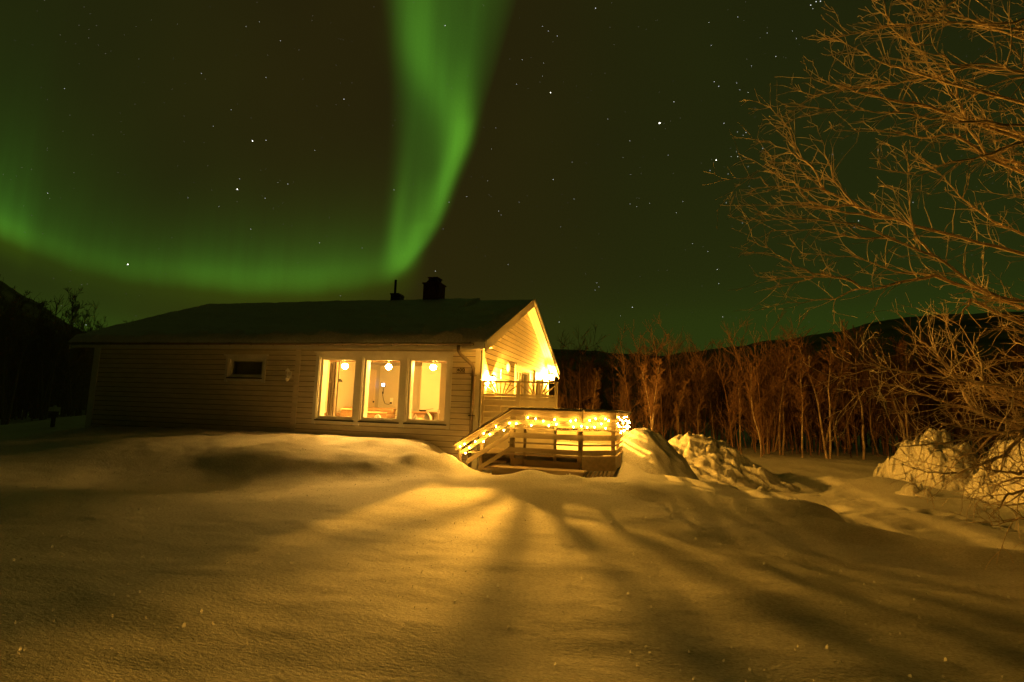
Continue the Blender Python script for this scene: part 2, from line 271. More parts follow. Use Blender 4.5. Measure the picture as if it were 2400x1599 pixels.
TERRAIN = [[0.36,-9.84,0.0],[1.32,-9.52,0.0],[2.31,-9.18,0.0],[3.36,-8.83,0.0],[4.46,-8.45,0.0],[5.62,-8.06,0.0],[6.59,-7.74,0.0],[-1.54,-9.06,0.03],[-0.75,-8.76,0.03],[0.35,-8.34,0.03],[1.52,-7.9,0.03],[2.76,-7.43,0.03],[4.08,-6.94,0.03],[5.48,-6.41,0.03],[-2.66,-7.55,0.08],[-1.17,-6.9,0.08],[0.46,-6.19,0.08],[2.23,-5.41,0.08],[3.67,-4.78,0.08],[-5.15,-5.96,0.14],[-3.39,-5.49,0.14],[-1.32,-4.49,0.15],[0.42,-3.74,0.17],[2.33,-3.22,0.17],[3.93,-2.6,0.13],[5.12,-3.03,0.1],[-7.86,-4.23,0.2],[-6.62,-4.0,0.22],[-5.54,-3.65,0.22],[-4.77,-3.46,0.24],[-4.07,-3.21,0.25],[-3.35,-2.94,0.26],[-2.59,-2.74,0.27],[-1.86,-2.47,0.28],[-1.33,-2.3,0.28],[-0.12,-2.5,0.28],[0.61,-2.28,0.25],[-7.37,-3.46,0.36],[-6.03,-3.26,0.4],[-5.15,-3.12,0.42],[-4.29,-2.99,0.44],[-3.51,-2.78,0.45],[-2.82,-2.44,0.46],[-2.18,-2.27,0.46],[-1.63,-2.11,0.47],[-0.84,-1.71,0.45],[-8.87,-2.38,0.5],[-6.76,-2.66,0.6],[-5.35,-2.44,0.62],[-4.17,-2.0,0.62],[-3.34,-1.74,0.62],[-2.44,-1.58,0.62],[-1.61,-1.32,0.62],[-1.12,-0.58,0.62],[-11.3,-0.15,0.62],[-11.3,0.8,0.6],[-10.0,-0.15,0.72],[-10.0,0.8,0.7],[-8.5,-0.15,0.77],[-8.5,0.8,0.75],[-7.0,-0.15,0.79],[-7.0,0.8,0.77],[-5.5,-0.15,0.8],[-5.5,0.8,0.78],[-4.0,-0.15,0.8],[-4.0,0.8,0.78],[-3.0,-0.15,0.79],[-3.0,0.8,0.77],[-2.2,-0.15,0.79],[-2.2,0.8,0.77],[-1.6,-0.15,0.78],[-1.6,0.8,0.76],[-1.2,-0.15,0.76],[-1.2,0.8,0.74],[-10.0,-1.2,0.68],[-8.0,-1.2,0.71],[-6.0,-1.2,0.73],[-4.0,-1.2,0.73],[-2.4,-1.2,0.72],[-1.2,-0.8,0.72],[-0.85,-0.5,0.55],[-0.6,-0.5,0.38],[-0.3,-0.5,0.25],[-0.2,-1.05,0.46],[-0.5,-1.1,0.58],[0.1,-1.05,0.33],[0.35,-1.1,0.26],[0.0,-1.6,0.26],[-0.5,-1.8,0.32],[-1.1,-1.5,0.52],[0.6,-1.5,0.26],[0.2,0.3,0.2],[1.0,0.5,0.2],[2.0,1.0,0.2],[1.0,-1.75,0.32],[1.6,-1.7,0.4],[2.2,-1.6,0.33],[2.8,-1.4,0.33],[3.3,-1.2,0.34],[1.5,-2.3,0.3],[2.6,-2.2,0.3],[3.5,-2.0,0.3],[1.0,-1.2,0.22],[2.0,-1.2,0.25],[3.6,0.0,0.3],[3.6,1.5,0.3],[3.6,4.0,0.2],[3.0,7.0,0.1],[0.5,9.0,0.1],[-4.0,10.0,0.2],[3.53,-0.25,0.28],[3.55,-0.95,0.28],[4.37,0.31,0.24],[4.34,-0.39,0.24],[4.39,0.86,-0.14],[4.41,1.41,-0.45],[5.19,0.31,0.13],[5.12,-0.38,0.12],[5.25,0.86,-0.25],[5.31,1.41,-0.45],[5.75,-0.2,0.1],[5.64,-0.89,0.1],[5.84,0.34,-0.28],[5.92,0.89,-0.45],[6.21,-0.48,0.1],[6.07,-1.17,0.1],[6.32,0.05,-0.33],[6.43,0.59,-0.45],[6.48,-0.99,0.08],[6.32,-1.68,0.08],[6.61,-0.46,-0.35],[6.73,0.08,-0.45],[6.59,-1.91,0.06],[6.41,-2.59,0.06],[6.74,-1.38,-0.37],[6.88,-0.85,-0.45],[6.81,-2.86,0.03],[6.6,-3.52,0.02],[6.98,-2.34,-0.4],[7.15,-1.81,-0.45],[7.21,-3.16,0.0],[6.96,-3.82,-0.0],[7.41,-2.65,-0.43],[7.6,-2.13,-0.45],[7.66,-3.36,0.0],[7.37,-4.0,-0.0],[7.88,-2.85,-0.43],[8.1,-2.35,-0.45],[8.29,-3.35,0.0],[7.97,-3.97,-0.0],[8.54,-2.86,-0.43],[8.79,-2.37,-0.45],[8.94,-3.35,-0.0],[8.58,-3.95,-0.0],[9.22,-2.88,-0.43],[9.5,-2.4,-0.45],[6.64,7.71,-0.36],[7.86,7.55,-0.36],[8.92,7.01,-0.36],[9.88,6.51,-0.36],[10.18,4.53,-0.36],[10.25,2.63,-0.36],[10.72,1.58,-0.36],[8.77,1.93,-0.36],[12.1,4.78,-0.36],[11.77,1.4,-0.36],[15.14,4.95,-0.36],[5.37,10.29,-0.33],[5.39,10.58,-0.1],[6.81,8.91,-0.33],[6.81,8.91,-0.1],[7.97,8.09,-0.33],[7.94,7.92,-0.1],[9.12,7.77,-0.33],[9.06,7.51,-0.1],[10.43,7.82,-0.33],[10.34,7.52,-0.1],[4.82,11.75,-0.1],[7.31,12.41,-0.1],[9.79,13.08,-0.1],[11.17,12.58,-0.1],[0.79,9.88,-0.12],[3.99,11.75,-0.12],[7.5,13.8,-0.12],[11.36,16.06,-0.12],[15.62,18.54,-0.12],[20.36,21.31,-0.12],[27.07,25.23,-0.12],[0.7,18.48,-0.2],[7.88,25.2,-0.2],[17.69,34.37,-0.2],[31.88,47.63,-0.2],[-13.86,0.91,0.42],[-18.58,3.02,0.35],[-21.26,7.33,0.45],[-21.81,8.22,0.62],[-19.01,1.06,0.3],[-12.06,-3.9,0.2],[-24.39,6.35,0.25],[-30.0,12.0,0.2],[-30.0,0.0,0.25],[-20.0,12.0,0.2],[-20.0,0.0,0.25],[-14.5,2.0,0.8],[-13.0,4.0,1.0],[-15.0,7.0,0.7],[-12.2,1.0,0.62],[-60.0,60.0,-0.2],[-30.0,60.0,-0.2],[0.0,60.0,-0.2],[30.0,60.0,-0.2],[60.0,60.0,-0.2],[-60.0,20.0,0.0],[-60.0,-20.0,0.0],[60.0,20.0,0.0],[60.0,-20.0,0.0],[-20.0,-30.0,0.0],[0.0,-30.0,0.0],[20.0,-30.0,0.0]]
STARS = [[-0.6102,0.6823,0.4028,3.0],[-0.5946,0.693,0.4077,2.0],[-0.6399,0.6934,0.3311,3.0],[-0.485,0.7283,0.4841,2.2],[-0.3221,0.7381,0.5929,2.2],[-0.7565,0.624,0.1956,3.0],[-0.3831,0.8915,0.2416,2.0],[-0.6107,0.7218,0.3256,1.6],[-0.5379,0.7379,0.4077,1.5],[-0.5804,0.7342,0.3523,1.6],[-0.5921,0.7249,0.3521,1.3],[-0.6335,0.7229,0.2758,1.6],[-0.5515,0.7894,0.2698,1.5],[-0.4931,0.8272,0.2695,1.2],[-0.8007,0.5338,0.2719,1.5],[-0.6416,0.6056,0.4708,1.3],[-0.5744,0.657,0.4882,1.3],[-0.5448,0.6453,0.5355,1.4],[-0.578,0.6121,0.5397,1.2],[-0.6237,0.6483,0.4367,1.3],[-0.4366,0.8213,0.3674,1.6],[-0.3528,0.8651,0.3566,1.6],[-0.3229,0.8721,0.3676,1.6],[-0.3659,0.8764,0.3132,1.2],[-0.7921,0.6018,0.102,1.3],[-0.7928,0.5887,0.1578,1.1],[-0.7603,0.5089,0.4037,1.1],[-0.5615,0.6189,0.5493,1.1],[-0.529,0.8279,0.1864,1.2],[-0.2651,0.8408,0.472,1.2],[-0.2755,0.8538,0.4418,1.3],[-0.2866,0.8732,0.3942,1.3],[-0.2721,0.8973,0.3476,1.2],[-0.6475,0.6424,0.4099,1.2],[-0.635,0.6904,0.3466,1.3],[-0.692,0.6541,0.3053,1.1],[-0.6633,0.685,0.3013,1.1],[0.0014,0.8808,0.4735,5.0],[-0.1719,0.836,0.5212,3.0],[-0.0936,0.7811,0.6173,2.4],[0.0236,0.866,0.4994,2.0],[0.09,0.9059,0.4139,3.0],[0.0903,0.855,0.5108,2.0],[0.0834,0.8517,0.5173,1.8],[0.1221,0.9016,0.415,2.4],[0.1,0.8809,0.4627,2.0],[0.1675,0.8295,0.5327,1.8],[-0.0448,0.9811,0.1882,2.4],[-0.1729,0.9716,0.1614,2.4],[-0.1764,0.8997,0.3993,2.2],[-0.0465,0.8905,0.4527,1.7],[0.1044,0.98,0.1692,1.8],[0.0952,0.9642,0.2474,1.8],[0.0978,0.9696,0.2243,1.6],[0.0801,0.9574,0.2773,1.5],[0.0556,0.9551,0.291,1.4],[0.107,0.9305,0.3503,1.5],[0.1326,0.939,0.3173,1.5],[0.0289,0.9395,0.3413,1.4],[-0.1423,0.9185,0.369,1.4],[-0.1061,0.9673,0.2305,1.5],[-0.1427,0.8938,0.4252,1.3],[0.0812,0.9129,0.4,1.6],[0.1088,0.9135,0.3921,1.4],[0.1405,0.918,0.3709,1.4],[0.1329,0.8577,0.4967,1.6],[0.1158,0.8518,0.511,1.5],[0.1209,0.8564,0.502,1.3],[0.0771,0.8246,0.5604,1.5],[0.0725,0.8071,0.586,1.5],[0.1124,0.8029,0.5855,1.4],[0.1535,0.8134,0.561,1.4],[0.1327,0.8851,0.4462,2.0],[0.1203,0.8857,0.4485,1.6],[0.1288,0.8872,0.443,1.5],[0.1578,0.8931,0.4214,2.0],[0.1124,0.9023,0.4162,1.4],[0.1327,0.901,0.413,1.4],[0.1196,0.8987,0.4219,1.3],[0.138,0.9065,0.399,1.4],[-0.1546,0.7932,0.5889,1.6],[-0.1678,0.7864,0.5946,1.5],[-0.1761,0.7805,0.5998,1.3],[-0.2123,0.8,0.5612,1.4],[-0.225,0.8169,0.5311,1.3],[-0.1793,0.8104,0.5578,1.3],[-0.1827,0.8203,0.5419,1.2],[-0.0577,0.9013,0.4294,1.3],[-0.0459,0.9136,0.4039,1.3],[0.015,0.9036,0.4282,1.3],[-0.0814,0.871,0.4844,1.2],[-0.1676,0.931,0.3244,1.2],[-0.2362,0.9014,0.3628,1.2],[-0.2718,0.8974,0.3477,1.4],[-0.2681,0.9008,0.3415,1.3],[-0.2604,0.93,0.2594,1.2],[-0.0655,0.9826,0.1735,1.3],[-0.1092,0.9698,0.2181,1.4],[-0.1027,0.9692,0.2238,1.2],[-0.0154,0.9333,0.3587,1.2],[-0.0367,0.9343,0.3547,1.3],[-0.0473,0.9322,0.3589,1.2],[0.0392,0.933,0.3577,1.3],[0.1352,0.8384,0.528,1.3],[0.1922,0.8146,0.5473,1.4],[0.1863,0.8098,0.5564,1.2],[0.206,0.7895,0.5781,2.6],[0.2122,0.7865,0.58,2.4],[0.2174,0.7857,0.5791,2.4],[0.2092,0.7917,0.5739,1.5],[0.3222,0.8232,0.4676,2.6],[0.252,0.8823,0.3976,2.2],[0.3071,0.8672,0.392,1.5],[0.3523,0.8811,0.3156,1.5],[0.2909,0.9082,0.3011,2.2],[0.286,0.9125,0.2926,1.8],[0.4274,0.8416,0.3301,1.0],[0.1167,0.9422,0.314,0.7],[0.4059,0.752,0.5193,0.7],[-0.3654,0.8896,0.2741,0.7],[0.3259,0.9325,0.1554,0.7],[-0.0692,0.7803,0.6215,0.8],[-0.818,0.5632,0.1167,0.8],[0.4175,0.8779,0.2345,1.0],[-0.6458,0.5618,0.517,0.9],[-0.715,0.6552,0.244,0.8],[-0.2054,0.9595,0.1927,0.8],[-0.7131,0.527,0.4625,0.8],[-0.2062,0.9112,0.3567,0.8],[0.0106,0.8851,0.4653,0.9],[0.1809,0.8294,0.5285,0.8],[-0.246,0.9114,0.3301,0.7],[-0.1527,0.919,0.3636,1.0],[-0.4729,0.814,0.3373,0.7],[-0.2317,0.7944,0.5614,1.0],[-0.3719,0.8951,0.2459,0.8],[0.358,0.8423,0.4028,0.7],[-0.1251,0.9612,0.2457,1.0],[-0.0731,0.7998,0.5958,0.9],[-0.6343,0.7269,0.2633,1.0],[-0.2221,0.9006,0.3737,0.6],[-0.1619,0.7965,0.5825,0.9],[-0.4784,0.8356,0.2699,0.6],[-0.7617,0.5971,0.2517,0.8],[-0.126,0.9609,0.2466,0.8],[0.2495,0.8891,0.3837,1.0],[0.0361,0.8258,0.5628,0.8],[0.3119,0.8445,0.4353,0.7],[-0.2842,0.8346,0.4718,0.9],[-0.333,0.7839,0.524,0.8],[-0.3949,0.8958,0.2041,1.0],[-0.03,0.8045,0.5932,0.9],[0.0597,0.9659,0.2519,0.8],[-0.7937,0.5456,0.2689,0.7],[0.1857,0.9477,0.2597,0.8],[0.3859,0.7904,0.4758,1.0],[-0.3127,0.9057,0.2863,0.9],[0.451,0.8799,0.1496,0.6],[-0.8156,0.5039,0.2844,0.6],[0.0235,0.9157,0.4012,0.9],[-0.3267,0.7893,0.5199,1.0],[0.122,0.7915,0.5989,0.6],[-0.0184,0.8576,0.5141,0.8],[0.2061,0.8654,0.4567,1.0],[0.1233,0.9153,0.3835,0.7],[-0.4063,0.8698,0.2798,1.0],[-0.7367,0.4984,0.4571,0.9],[0.2613,0.7995,0.5408,1.0],[0.2227,0.9252,0.3074,0.8],[-0.3281,0.8134,0.4804,1.0],[-0.4969,0.7261,0.4752,1.0],[0.3904,0.9071,0.1573,1.0],[-0.7214,0.5018,0.4774,0.9],[0.3168,0.9264,0.2035,0.9],[0.3962,0.7831,0.4793,0.7],[-0.4848,0.7153,0.5034,0.7],[-0.7292,0.566,0.3847,0.6],[-0.1877,0.964,0.1884,0.8],[-0.0323,0.9296,0.3672,1.0],[0.1485,0.9575,0.2473,0.8],[0.3496,0.8024,0.4837,0.8],[0.1439,0.8676,0.4759,1.0],[0.2968,0.81,0.5058,0.7],[-0.8105,0.5631,0.1613,0.8],[-0.3999,0.7599,0.5124,0.7],[-0.2996,0.7884,0.5373,0.9],[-0.6649,0.657,0.3555,1.0],[-0.4713,0.8656,0.1693,0.6],[-0.1626,0.9121,0.3764,1.0],[0.3844,0.8521,0.3551,0.9],[0.4421,0.8611,0.251,1.0],[0.3972,0.8428,0.3632,0.9],[-0.6808,0.626,0.3804,1.0],[-0.1066,0.8458,0.5227,0.7],[-0.5924,0.6142,0.5214,0.7],[-0.3929,0.7003,0.596,1.0],[-0.4058,0.8312,0.38,0.9],[-0.6832,0.5337,0.4985,0.7],[0.4214,0.7664,0.4847,0.8],[0.3322,0.8811,0.3365,0.6],[0.3395,0.8439,0.4155,0.7],[-0.5074,0.7859,0.3535,0.6],[0.0001,0.9305,0.3663,0.7],[-0.3443,0.7615,0.5491,0.6],[-0.0989,0.8875,0.45,1.0],[-0.6621,0.6428,0.3852,0.9],[-0.7652,0.5235,0.3748,0.9],[-0.6048,0.6685,0.4327,0.9],[-0.4101,0.8858,0.2173,1.0],[0.2769,0.8674,0.4135,0.7],[-0.0072,0.8915,0.4529,0.8],[0.0134,0.9813,0.1918,1.0],[-0.7608,0.6308,0.1524,0.9],[-0.5404,0.793,0.2812,0.8],[-0.1406,0.9099,0.3903,0.7],[-0.4598,0.7747,0.4341,0.6],[0.1238,0.8675,0.4817,0.8],[0.4181,0.8863,0.1992,0.7],[-0.4116,0.8295,0.3775,0.7],[0.2246,0.8563,0.4652,0.7],[0.1024,0.9095,0.403,0.6],[-0.1409,0.9465,0.2902,0.6],[0.0224,0.8505,0.5256,0.8],[-0.7787,0.5479,0.3058,1.0],[-0.4997,0.6542,0.5677,1.0],[0.4063,0.841,0.3572,1.0],[0.3744,0.8889,0.2641,1.0],[-0.7256,0.6615,0.1894,0.8],[-0.5728,0.738,0.3566,1.0],[-0.3243,0.7369,0.5932,0.7],[-0.5838,0.7582,0.2904,1.0],[-0.1502,0.8318,0.5343,0.9],[-0.6675,0.5411,0.5115,0.9],[-0.4408,0.7878,0.4303,0.6],[-0.2827,0.8849,0.3702,1.0],[-0.8103,0.5054,0.2966,0.8],[-0.0313,0.9702,0.2404,0.8],[-0.1193,0.8979,0.4237,1.0],[0.3564,0.8275,0.4338,0.9],[0.0185,0.8798,0.4749,1.0],[0.0832,0.9057,0.4157,0.9],[0.4133,0.861,0.2964,0.9],[-0.453,0.8512,0.2652,1.0],[-0.5223,0.7127,0.4683,0.9],[-0.5215,0.6469,0.5563,0.7],[0.0865,0.9078,0.4104,0.9],[-0.0284,0.9141,0.4046,1.0],[0.2592,0.9508,0.1696,0.9],[0.2445,0.9299,0.2747,1.0],[-0.4805,0.7355,0.4776,0.6],[-0.8028,0.5844,0.1181,0.8],[-0.6958,0.5294,0.4854,0.8],[0.0141,0.9683,0.2495,0.9],[-0.5186,0.8009,0.2992,0.7],[-0.4702,0.6858,0.5555,0.9],[-0.1739,0.8739,0.4539,0.7],[0.2877,0.8592,0.4231,1.0],[-0.5969,0.7372,0.3166,0.9],[-0.6628,0.5768,0.4774,0.9],[-0.7616,0.5557,0.3333,0.6],[0.4328,0.8764,0.2112,0.7],[0.2987,0.9155,0.2697,0.6],[-0.6032,0.7335,0.3131,0.9],[-0.4566,0.6949,0.5556,0.8],[0.1868,0.902,0.3892,0.7],[-0.5623,0.7837,0.264,0.8],[0.1778,0.829,0.5302,0.9],[0.2435,0.9472,0.2085,0.7],[0.3736,0.8679,0.3274,0.7],[-0.8149,0.5279,0.2394,1.0],[-0.1116,0.8504,0.5142,0.7],[-0.2725,0.9481,0.1641,0.8],[-0.4267,0.805,0.4122,0.7],[-0.5826,0.7784,0.2339,1.0],[-0.4514,0.7902,0.4146,1.0],[0.111,0.8971,0.4278,1.0],[0.3394,0.8582,0.385,0.7],[0.2918,0.9354,0.1994,0.9],[0.2233,0.7886,0.573,0.9],[0.2372,0.8462,0.4771,0.7],[0.3553,0.9018,0.2459,0.8],[-0.1047,0.8329,0.5435,0.7],[0.0723,0.9557,0.2852,1.0],[0.0266,0.9632,0.2675,0.7],[0.1255,0.978,0.1667,1.0],[0.2224,0.9527,0.2073,0.8],[-0.5374,0.7773,0.327,0.9],[-0.7752,0.4916,0.3966,0.9],[-0.7341,0.4823,0.478,0.8],[-0.7309,0.5736,0.3698,0.9],[-0.2612,0.7411,0.6185,1.0],[-0.5567,0.6053,0.5689,0.8],[0.3104,0.9333,0.1805,0.7],[-0.7987,0.5757,0.1752,1.0],[0.3824,0.8928,0.2383,1.0],[0.2395,0.7915,0.5623,0.7],[-0.7412,0.4595,0.4893,1.0],[0.4573,0.8301,0.3191,0.7],[-0.7503,0.6432,0.1528,1.0],[-0.1015,0.9445,0.3124,0.9],[0.1158,0.9789,0.1684,0.8],[-0.727,0.493,0.4779,0.9],[-0.744,0.4842,0.4604,1.0],[0.3765,0.7811,0.4981,0.7],[0.4591,0.8716,0.1716,0.9],[-0.2987,0.9146,0.2724,0.8],[0.4427,0.8646,0.2378,0.9],[-0.762,0.603,0.236,0.7],[-0.7402,0.6484,0.1781,0.9],[-0.1396,0.9352,0.3254,1.0],[0.382,0.7699,0.5111,0.6],[-0.7964,0.5943,0.1122,0.8],[-0.4521,0.8187,0.3541,0.7],[-0.4087,0.7629,0.5009,0.9],[-0.7338,0.6675,0.1266,0.6],[-0.7181,0.5241,0.4579,1.0],[-0.6165,0.7324,0.2889,0.9],[-0.424,0.7565,0.4979,0.9],[-0.7163,0.4885,0.4983,0.8],[-0.4772,0.6683,0.5707,0.6],[-0.2544,0.95,0.1813,0.9],[-0.6727,0.6138,0.4131,0.9],[-0.7413,0.5096,0.4369,0.6],[-0.2949,0.8678,0.3999,1.0],[-0.7659,0.4692,0.4396,0.7],[-0.3713,0.7809,0.5023,1.0],[-0.4974,0.8459,0.1926,1.0],[-0.5262,0.6643,0.5309,1.0],[-0.7754,0.4557,0.4372,0.7],[-0.8178,0.5186,0.2493,0.6],[-0.589,0.7258,0.3554,0.9],[-0.7416,0.5906,0.3183,0.9],[-0.7904,0.519,0.3254,0.8],[-0.7824,0.5534,0.2855,0.6],[0.067,0.9086,0.4122,1.0],[-0.2928,0.9261,0.2379,0.8],[-0.2859,0.8831,0.3721,0.9],[-0.4973,0.6515,0.573,0.9],[0.186,0.9583,0.2171,0.9],[0.2211,0.8258,0.5188,0.8],[-0.3968,0.7786,0.4862,0.7],[-0.0005,0.9683,0.2497,0.8],[0.1377,0.9215,0.3631,0.9],[-0.0678,0.8145,0.5762,1.0],[-0.6749,0.5911,0.4418,0.8],[0.0586,0.9786,0.197,0.7],[-0.8005,0.5373,0.2655,0.9],[0.1283,0.8338,0.5369,1.0],[-0.7428,0.4908,0.4553,0.7],[-0.7146,0.4957,0.4937,0.9],[0.4312,0.8198,0.3768,0.7],[-0.5316,0.6855,0.4976,0.9],[-0.0361,0.9293,0.3676,1.0],[-0.5911,0.7391,0.323,0.8],[0.1443,0.8738,0.4644,1.0],[-0.5945,0.7497,0.2907,0.7],[0.1823,0.9022,0.391,0.7],[0.1448,0.8173,0.5577,0.9],[0.189,0.9048,0.3816,0.8],[0.181,0.9114,0.3697,0.6],[-0.7986,0.5894,0.1216,0.8],[0.0336,0.8782,0.4772,0.8],[0.0653,0.8657,0.4962,0.6],[-0.4728,0.6838,0.5558,1.0],[0.3029,0.898,0.3192,0.6],[-0.3626,0.9078,0.2108,0.9],[-0.4092,0.7828,0.4688,0.7],[-0.8227,0.4934,0.2825,0.9],[-0.6668,0.6716,0.323,0.8],[-0.7465,0.584,0.319,1.0],[-0.0664,0.8797,0.4709,0.6],[-0.6138,0.7181,0.3281,0.9],[-0.4846,0.7005,0.5239,0.9],[-0.7548,0.5491,0.3589,0.9],[-0.2101,0.7652,0.6085,0.7],[-0.6937,0.6315,0.3463,0.7],[0.1534,0.8095,0.5668,0.8],[0.3488,0.9218,0.1688,0.7],[-0.6072,0.5756,0.5478,0.9],[-0.8,0.5911,0.1027,0.7],[0.4293,0.8653,0.2588,0.8],[-0.5342,0.7858,0.3117,1.0],[-0.6033,0.7342,0.3116,0.8],[-0.7509,0.4627,0.4712,0.6],[-0.7753,0.5006,0.3851,1.0],[0.3989,0.8302,0.3895,0.9],[0.3317,0.8211,0.4644,0.9],[0.4158,0.8506,0.3218,0.9],[-0.7325,0.5702,0.3719,0.8],[0.1969,0.8184,0.5399,0.9],[-0.1643,0.9201,0.3557,1.0],[0.1914,0.9043,0.3816,0.7],[-0.4008,0.7492,0.5272,0.7],[0.0085,0.8811,0.4728,1.0],[-0.6557,0.7051,0.2701,0.7],[0.3319,0.869,0.3669,1.0],[0.3562,0.9226,0.1483,0.9],[-0.0249,0.9031,0.4286,1.0],[-0.2767,0.9427,0.1862,0.9],[-0.1297,0.8386,0.529,0.7],[-0.7283,0.6473,0.2247,0.9],[0.1557,0.8952,0.4175,1.0],[-0.6865,0.5916,0.4228,0.8],[-0.8115,0.542,0.2186,0.7],[-0.643,0.6989,0.3131,1.0],[-0.8051,0.5133,0.2971,0.8],[0.4343,0.8083,0.3975,0.6],[0.4306,0.8267,0.3621,0.8],[-0.188,0.8241,0.5343,0.9],[0.1211,0.9259,0.3579,0.9],[-0.3824,0.8591,0.3402,0.6],[-0.4163,0.6839,0.5991,0.9],[0.4134,0.8942,0.1716,0.9],[-0.1982,0.9389,0.2815,0.7],[-0.5492,0.7003,0.4559,0.8],[0.3472,0.9065,0.2401,0.8],[-0.198,0.8015,0.5643,0.8],[0.0715,0.9726,0.2213,0.9],[0.1133,0.9571,0.2667,0.9],[0.2843,0.9101,0.3016,1.0],[0.3403,0.9219,0.1853,0.9],[-0.8195,0.5007,0.2788,0.6],[0.3104,0.867,0.3898,0.6],[-0.4942,0.8342,0.2446,1.0],[0.3889,0.8684,0.3076,0.9],[-0.7374,0.5406,0.4051,0.6],[-0.0758,0.8917,0.4461,0.7],[0.0979,0.964,0.2472,0.7],[0.3036,0.8353,0.4583,1.0],[-0.0304,0.9099,0.4137,0.8],[0.328,0.8834,0.3346,1.0],[0.4051,0.7849,0.4689,0.7],[-0.0092,0.8315,0.5554,0.7],[0.4156,0.8896,0.1896,1.0],[-0.609,0.7043,0.3647,0.8],[-0.7503,0.459,0.4758,0.7],[-0.3809,0.741,0.5531,0.6],[-0.3852,0.8801,0.2778,0.6],[-0.0534,0.8687,0.4924,1.0],[0.1575,0.9639,0.2149,1.0],[-0.0041,0.8018,0.5975,0.8],[-0.8078,0.5761,0.1251,0.9],[-0.6603,0.5989,0.4531,0.8],[0.001,0.8577,0.5141,1.0],[-0.6002,0.7735,0.2036,0.8],[-0.7274,0.5614,0.3946,0.7],[0.4442,0.8145,0.3732,0.9],[-0.5041,0.8333,0.227,0.8],[-0.2189,0.948,0.2312,0.7],[-0.3871,0.8633,0.3238,0.9],[0.0554,0.9825,0.1779,0.7],[-0.5892,0.7789,0.2149,0.8],[-0.839,0.5267,0.1368,1.0],[-0.4238,0.7799,0.4606,1.0],[-0.4669,0.6882,0.5554,0.9],[-0.5647,0.6449,0.515,0.9],[-0.798,0.5934,0.1056,0.7],[-0.4823,0.8576,0.1787,0.9],[-0.8377,0.5315,0.1253,0.7],[-0.6977,0.566,0.4392,0.9],[0.1837,0.9065,0.3801,0.8],[0.1815,0.9648,0.1905,0.8],[-0.7203,0.5154,0.4643,1.0],[0.405,0.8765,0.2602,0.9],[0.3382,0.9082,0.2466,0.9],[-0.1641,0.9358,0.3119,0.8],[0.3158,0.9176,0.2415,0.8],[-0.7748,0.5243,0.3532,0.8],[-0.6991,0.6445,0.3095,0.6],[-0.5311,0.6599,0.5314,0.8],[-0.6931,0.5512,0.4645,1.0],[-0.6029,0.708,0.3678,0.7],[-0.8217,0.5273,0.2163,0.8],[-0.2619,0.7398,0.6197,0.7],[-0.1519,0.9293,0.3366,0.9],[0.4001,0.8212,0.4069,1.0],[0.1715,0.9356,0.3086,1.0],[0.3539,0.8911,0.2839,0.6],[-0.6823,0.6532,0.3283,0.8],[0.4304,0.8432,0.3222,1.0],[-0.0184,0.8076,0.5895,0.8],[-0.2663,0.7751,0.573,0.8],[-0.0971,0.9574,0.272,0.9],[0.3096,0.9261,0.2157,0.6],[0.3828,0.8386,0.3875,0.9],[-0.5509,0.6864,0.4747,0.8],[0.4003,0.8336,0.3807,1.0],[0.4072,0.8816,0.2385,0.8],[-0.4412,0.8566,0.2674,0.8],[-0.8003,0.5778,0.1603,0.7],[0.0439,0.9585,0.2817,0.9],[0.4289,0.8352,0.3443,1.0],[-0.7899,0.5183,0.3278,0.8],[-0.0834,0.8355,0.5432,1.0],[0.3635,0.9161,0.1692,0.8],[0.4439,0.8088,0.3856,0.7],[0.0983,0.7977,0.595,0.7],[-0.7125,0.5691,0.4106,1.0],[-0.7542,0.6452,0.1222,0.9],[0.2637,0.8794,0.3964,1.0],[-0.0686,0.9745,0.2135,0.7],[0.4312,0.8899,0.1487,0.8],[-0.728,0.6737,0.127,0.7],[0.2442,0.9526,0.1812,0.6],[0.1209,0.8054,0.5803,0.8],[0.2866,0.7937,0.5365,0.7],[0.2198,0.9281,0.3004,0.9],[-0.2072,0.8249,0.5259,0.8],[0.1236,0.9789,0.1629,0.7],[-0.615,0.6505,0.4458,0.6],[-0.7123,0.6722,0.2019,0.7],[-0.7299,0.6564,0.1911,0.7],[0.394,0.8112,0.432,0.7],[-0.3605,0.7035,0.6125,0.8],[-0.1725,0.9701,0.1705,0.9],[-0.4194,0.7778,0.4682,0.8],[-0.599,0.6222,0.5041,0.7],[0.231,0.9603,0.1563,0.8],[-0.5782,0.7409,0.3417,0.7],[-0.1277,0.852,0.5078,0.9],[0.4422,0.885,0.146,0.6],[-0.6397,0.6116,0.4656,1.0],[0.1528,0.8281,0.5394,0.6],[-0.4696,0.723,0.5068,1.0],[0.3936,0.805,0.4439,1.0],[-0.5251,0.7362,0.4269,0.6],[-0.0019,0.8016,0.5979,0.8],[-0.7331,0.6555,0.1813,0.7],[-0.313,0.8621,0.3985,0.8],[-0.6965,0.5542,0.4557,0.8],[-0.7888,0.5935,0.1597,1.0],[-0.7142,0.5053,0.4843,0.8],[-0.8238,0.558,0.0995,0.6],[-0.1962,0.8848,0.4226,0.9],[-0.4286,0.8133,0.3934,0.8],[-0.7249,0.5052,0.4683,1.0]]
BULBS_FRONT = [[-0.097,0.729],[-0.001,0.786],[0.105,0.722],[0.026,0.605],[0.23,0.849],[0.408,1.025],[0.411,0.858],[0.537,1.011],[0.664,1.176],[0.835,1.105],[0.947,1.252],[1.091,1.249],[1.329,1.378],[1.404,1.227],[1.493,1.358],[1.648,1.321],[1.764,1.235],[1.878,1.359],[1.919,1.267],[2.201,1.341],[2.259,1.226],[2.303,1.362],[2.421,1.249]]
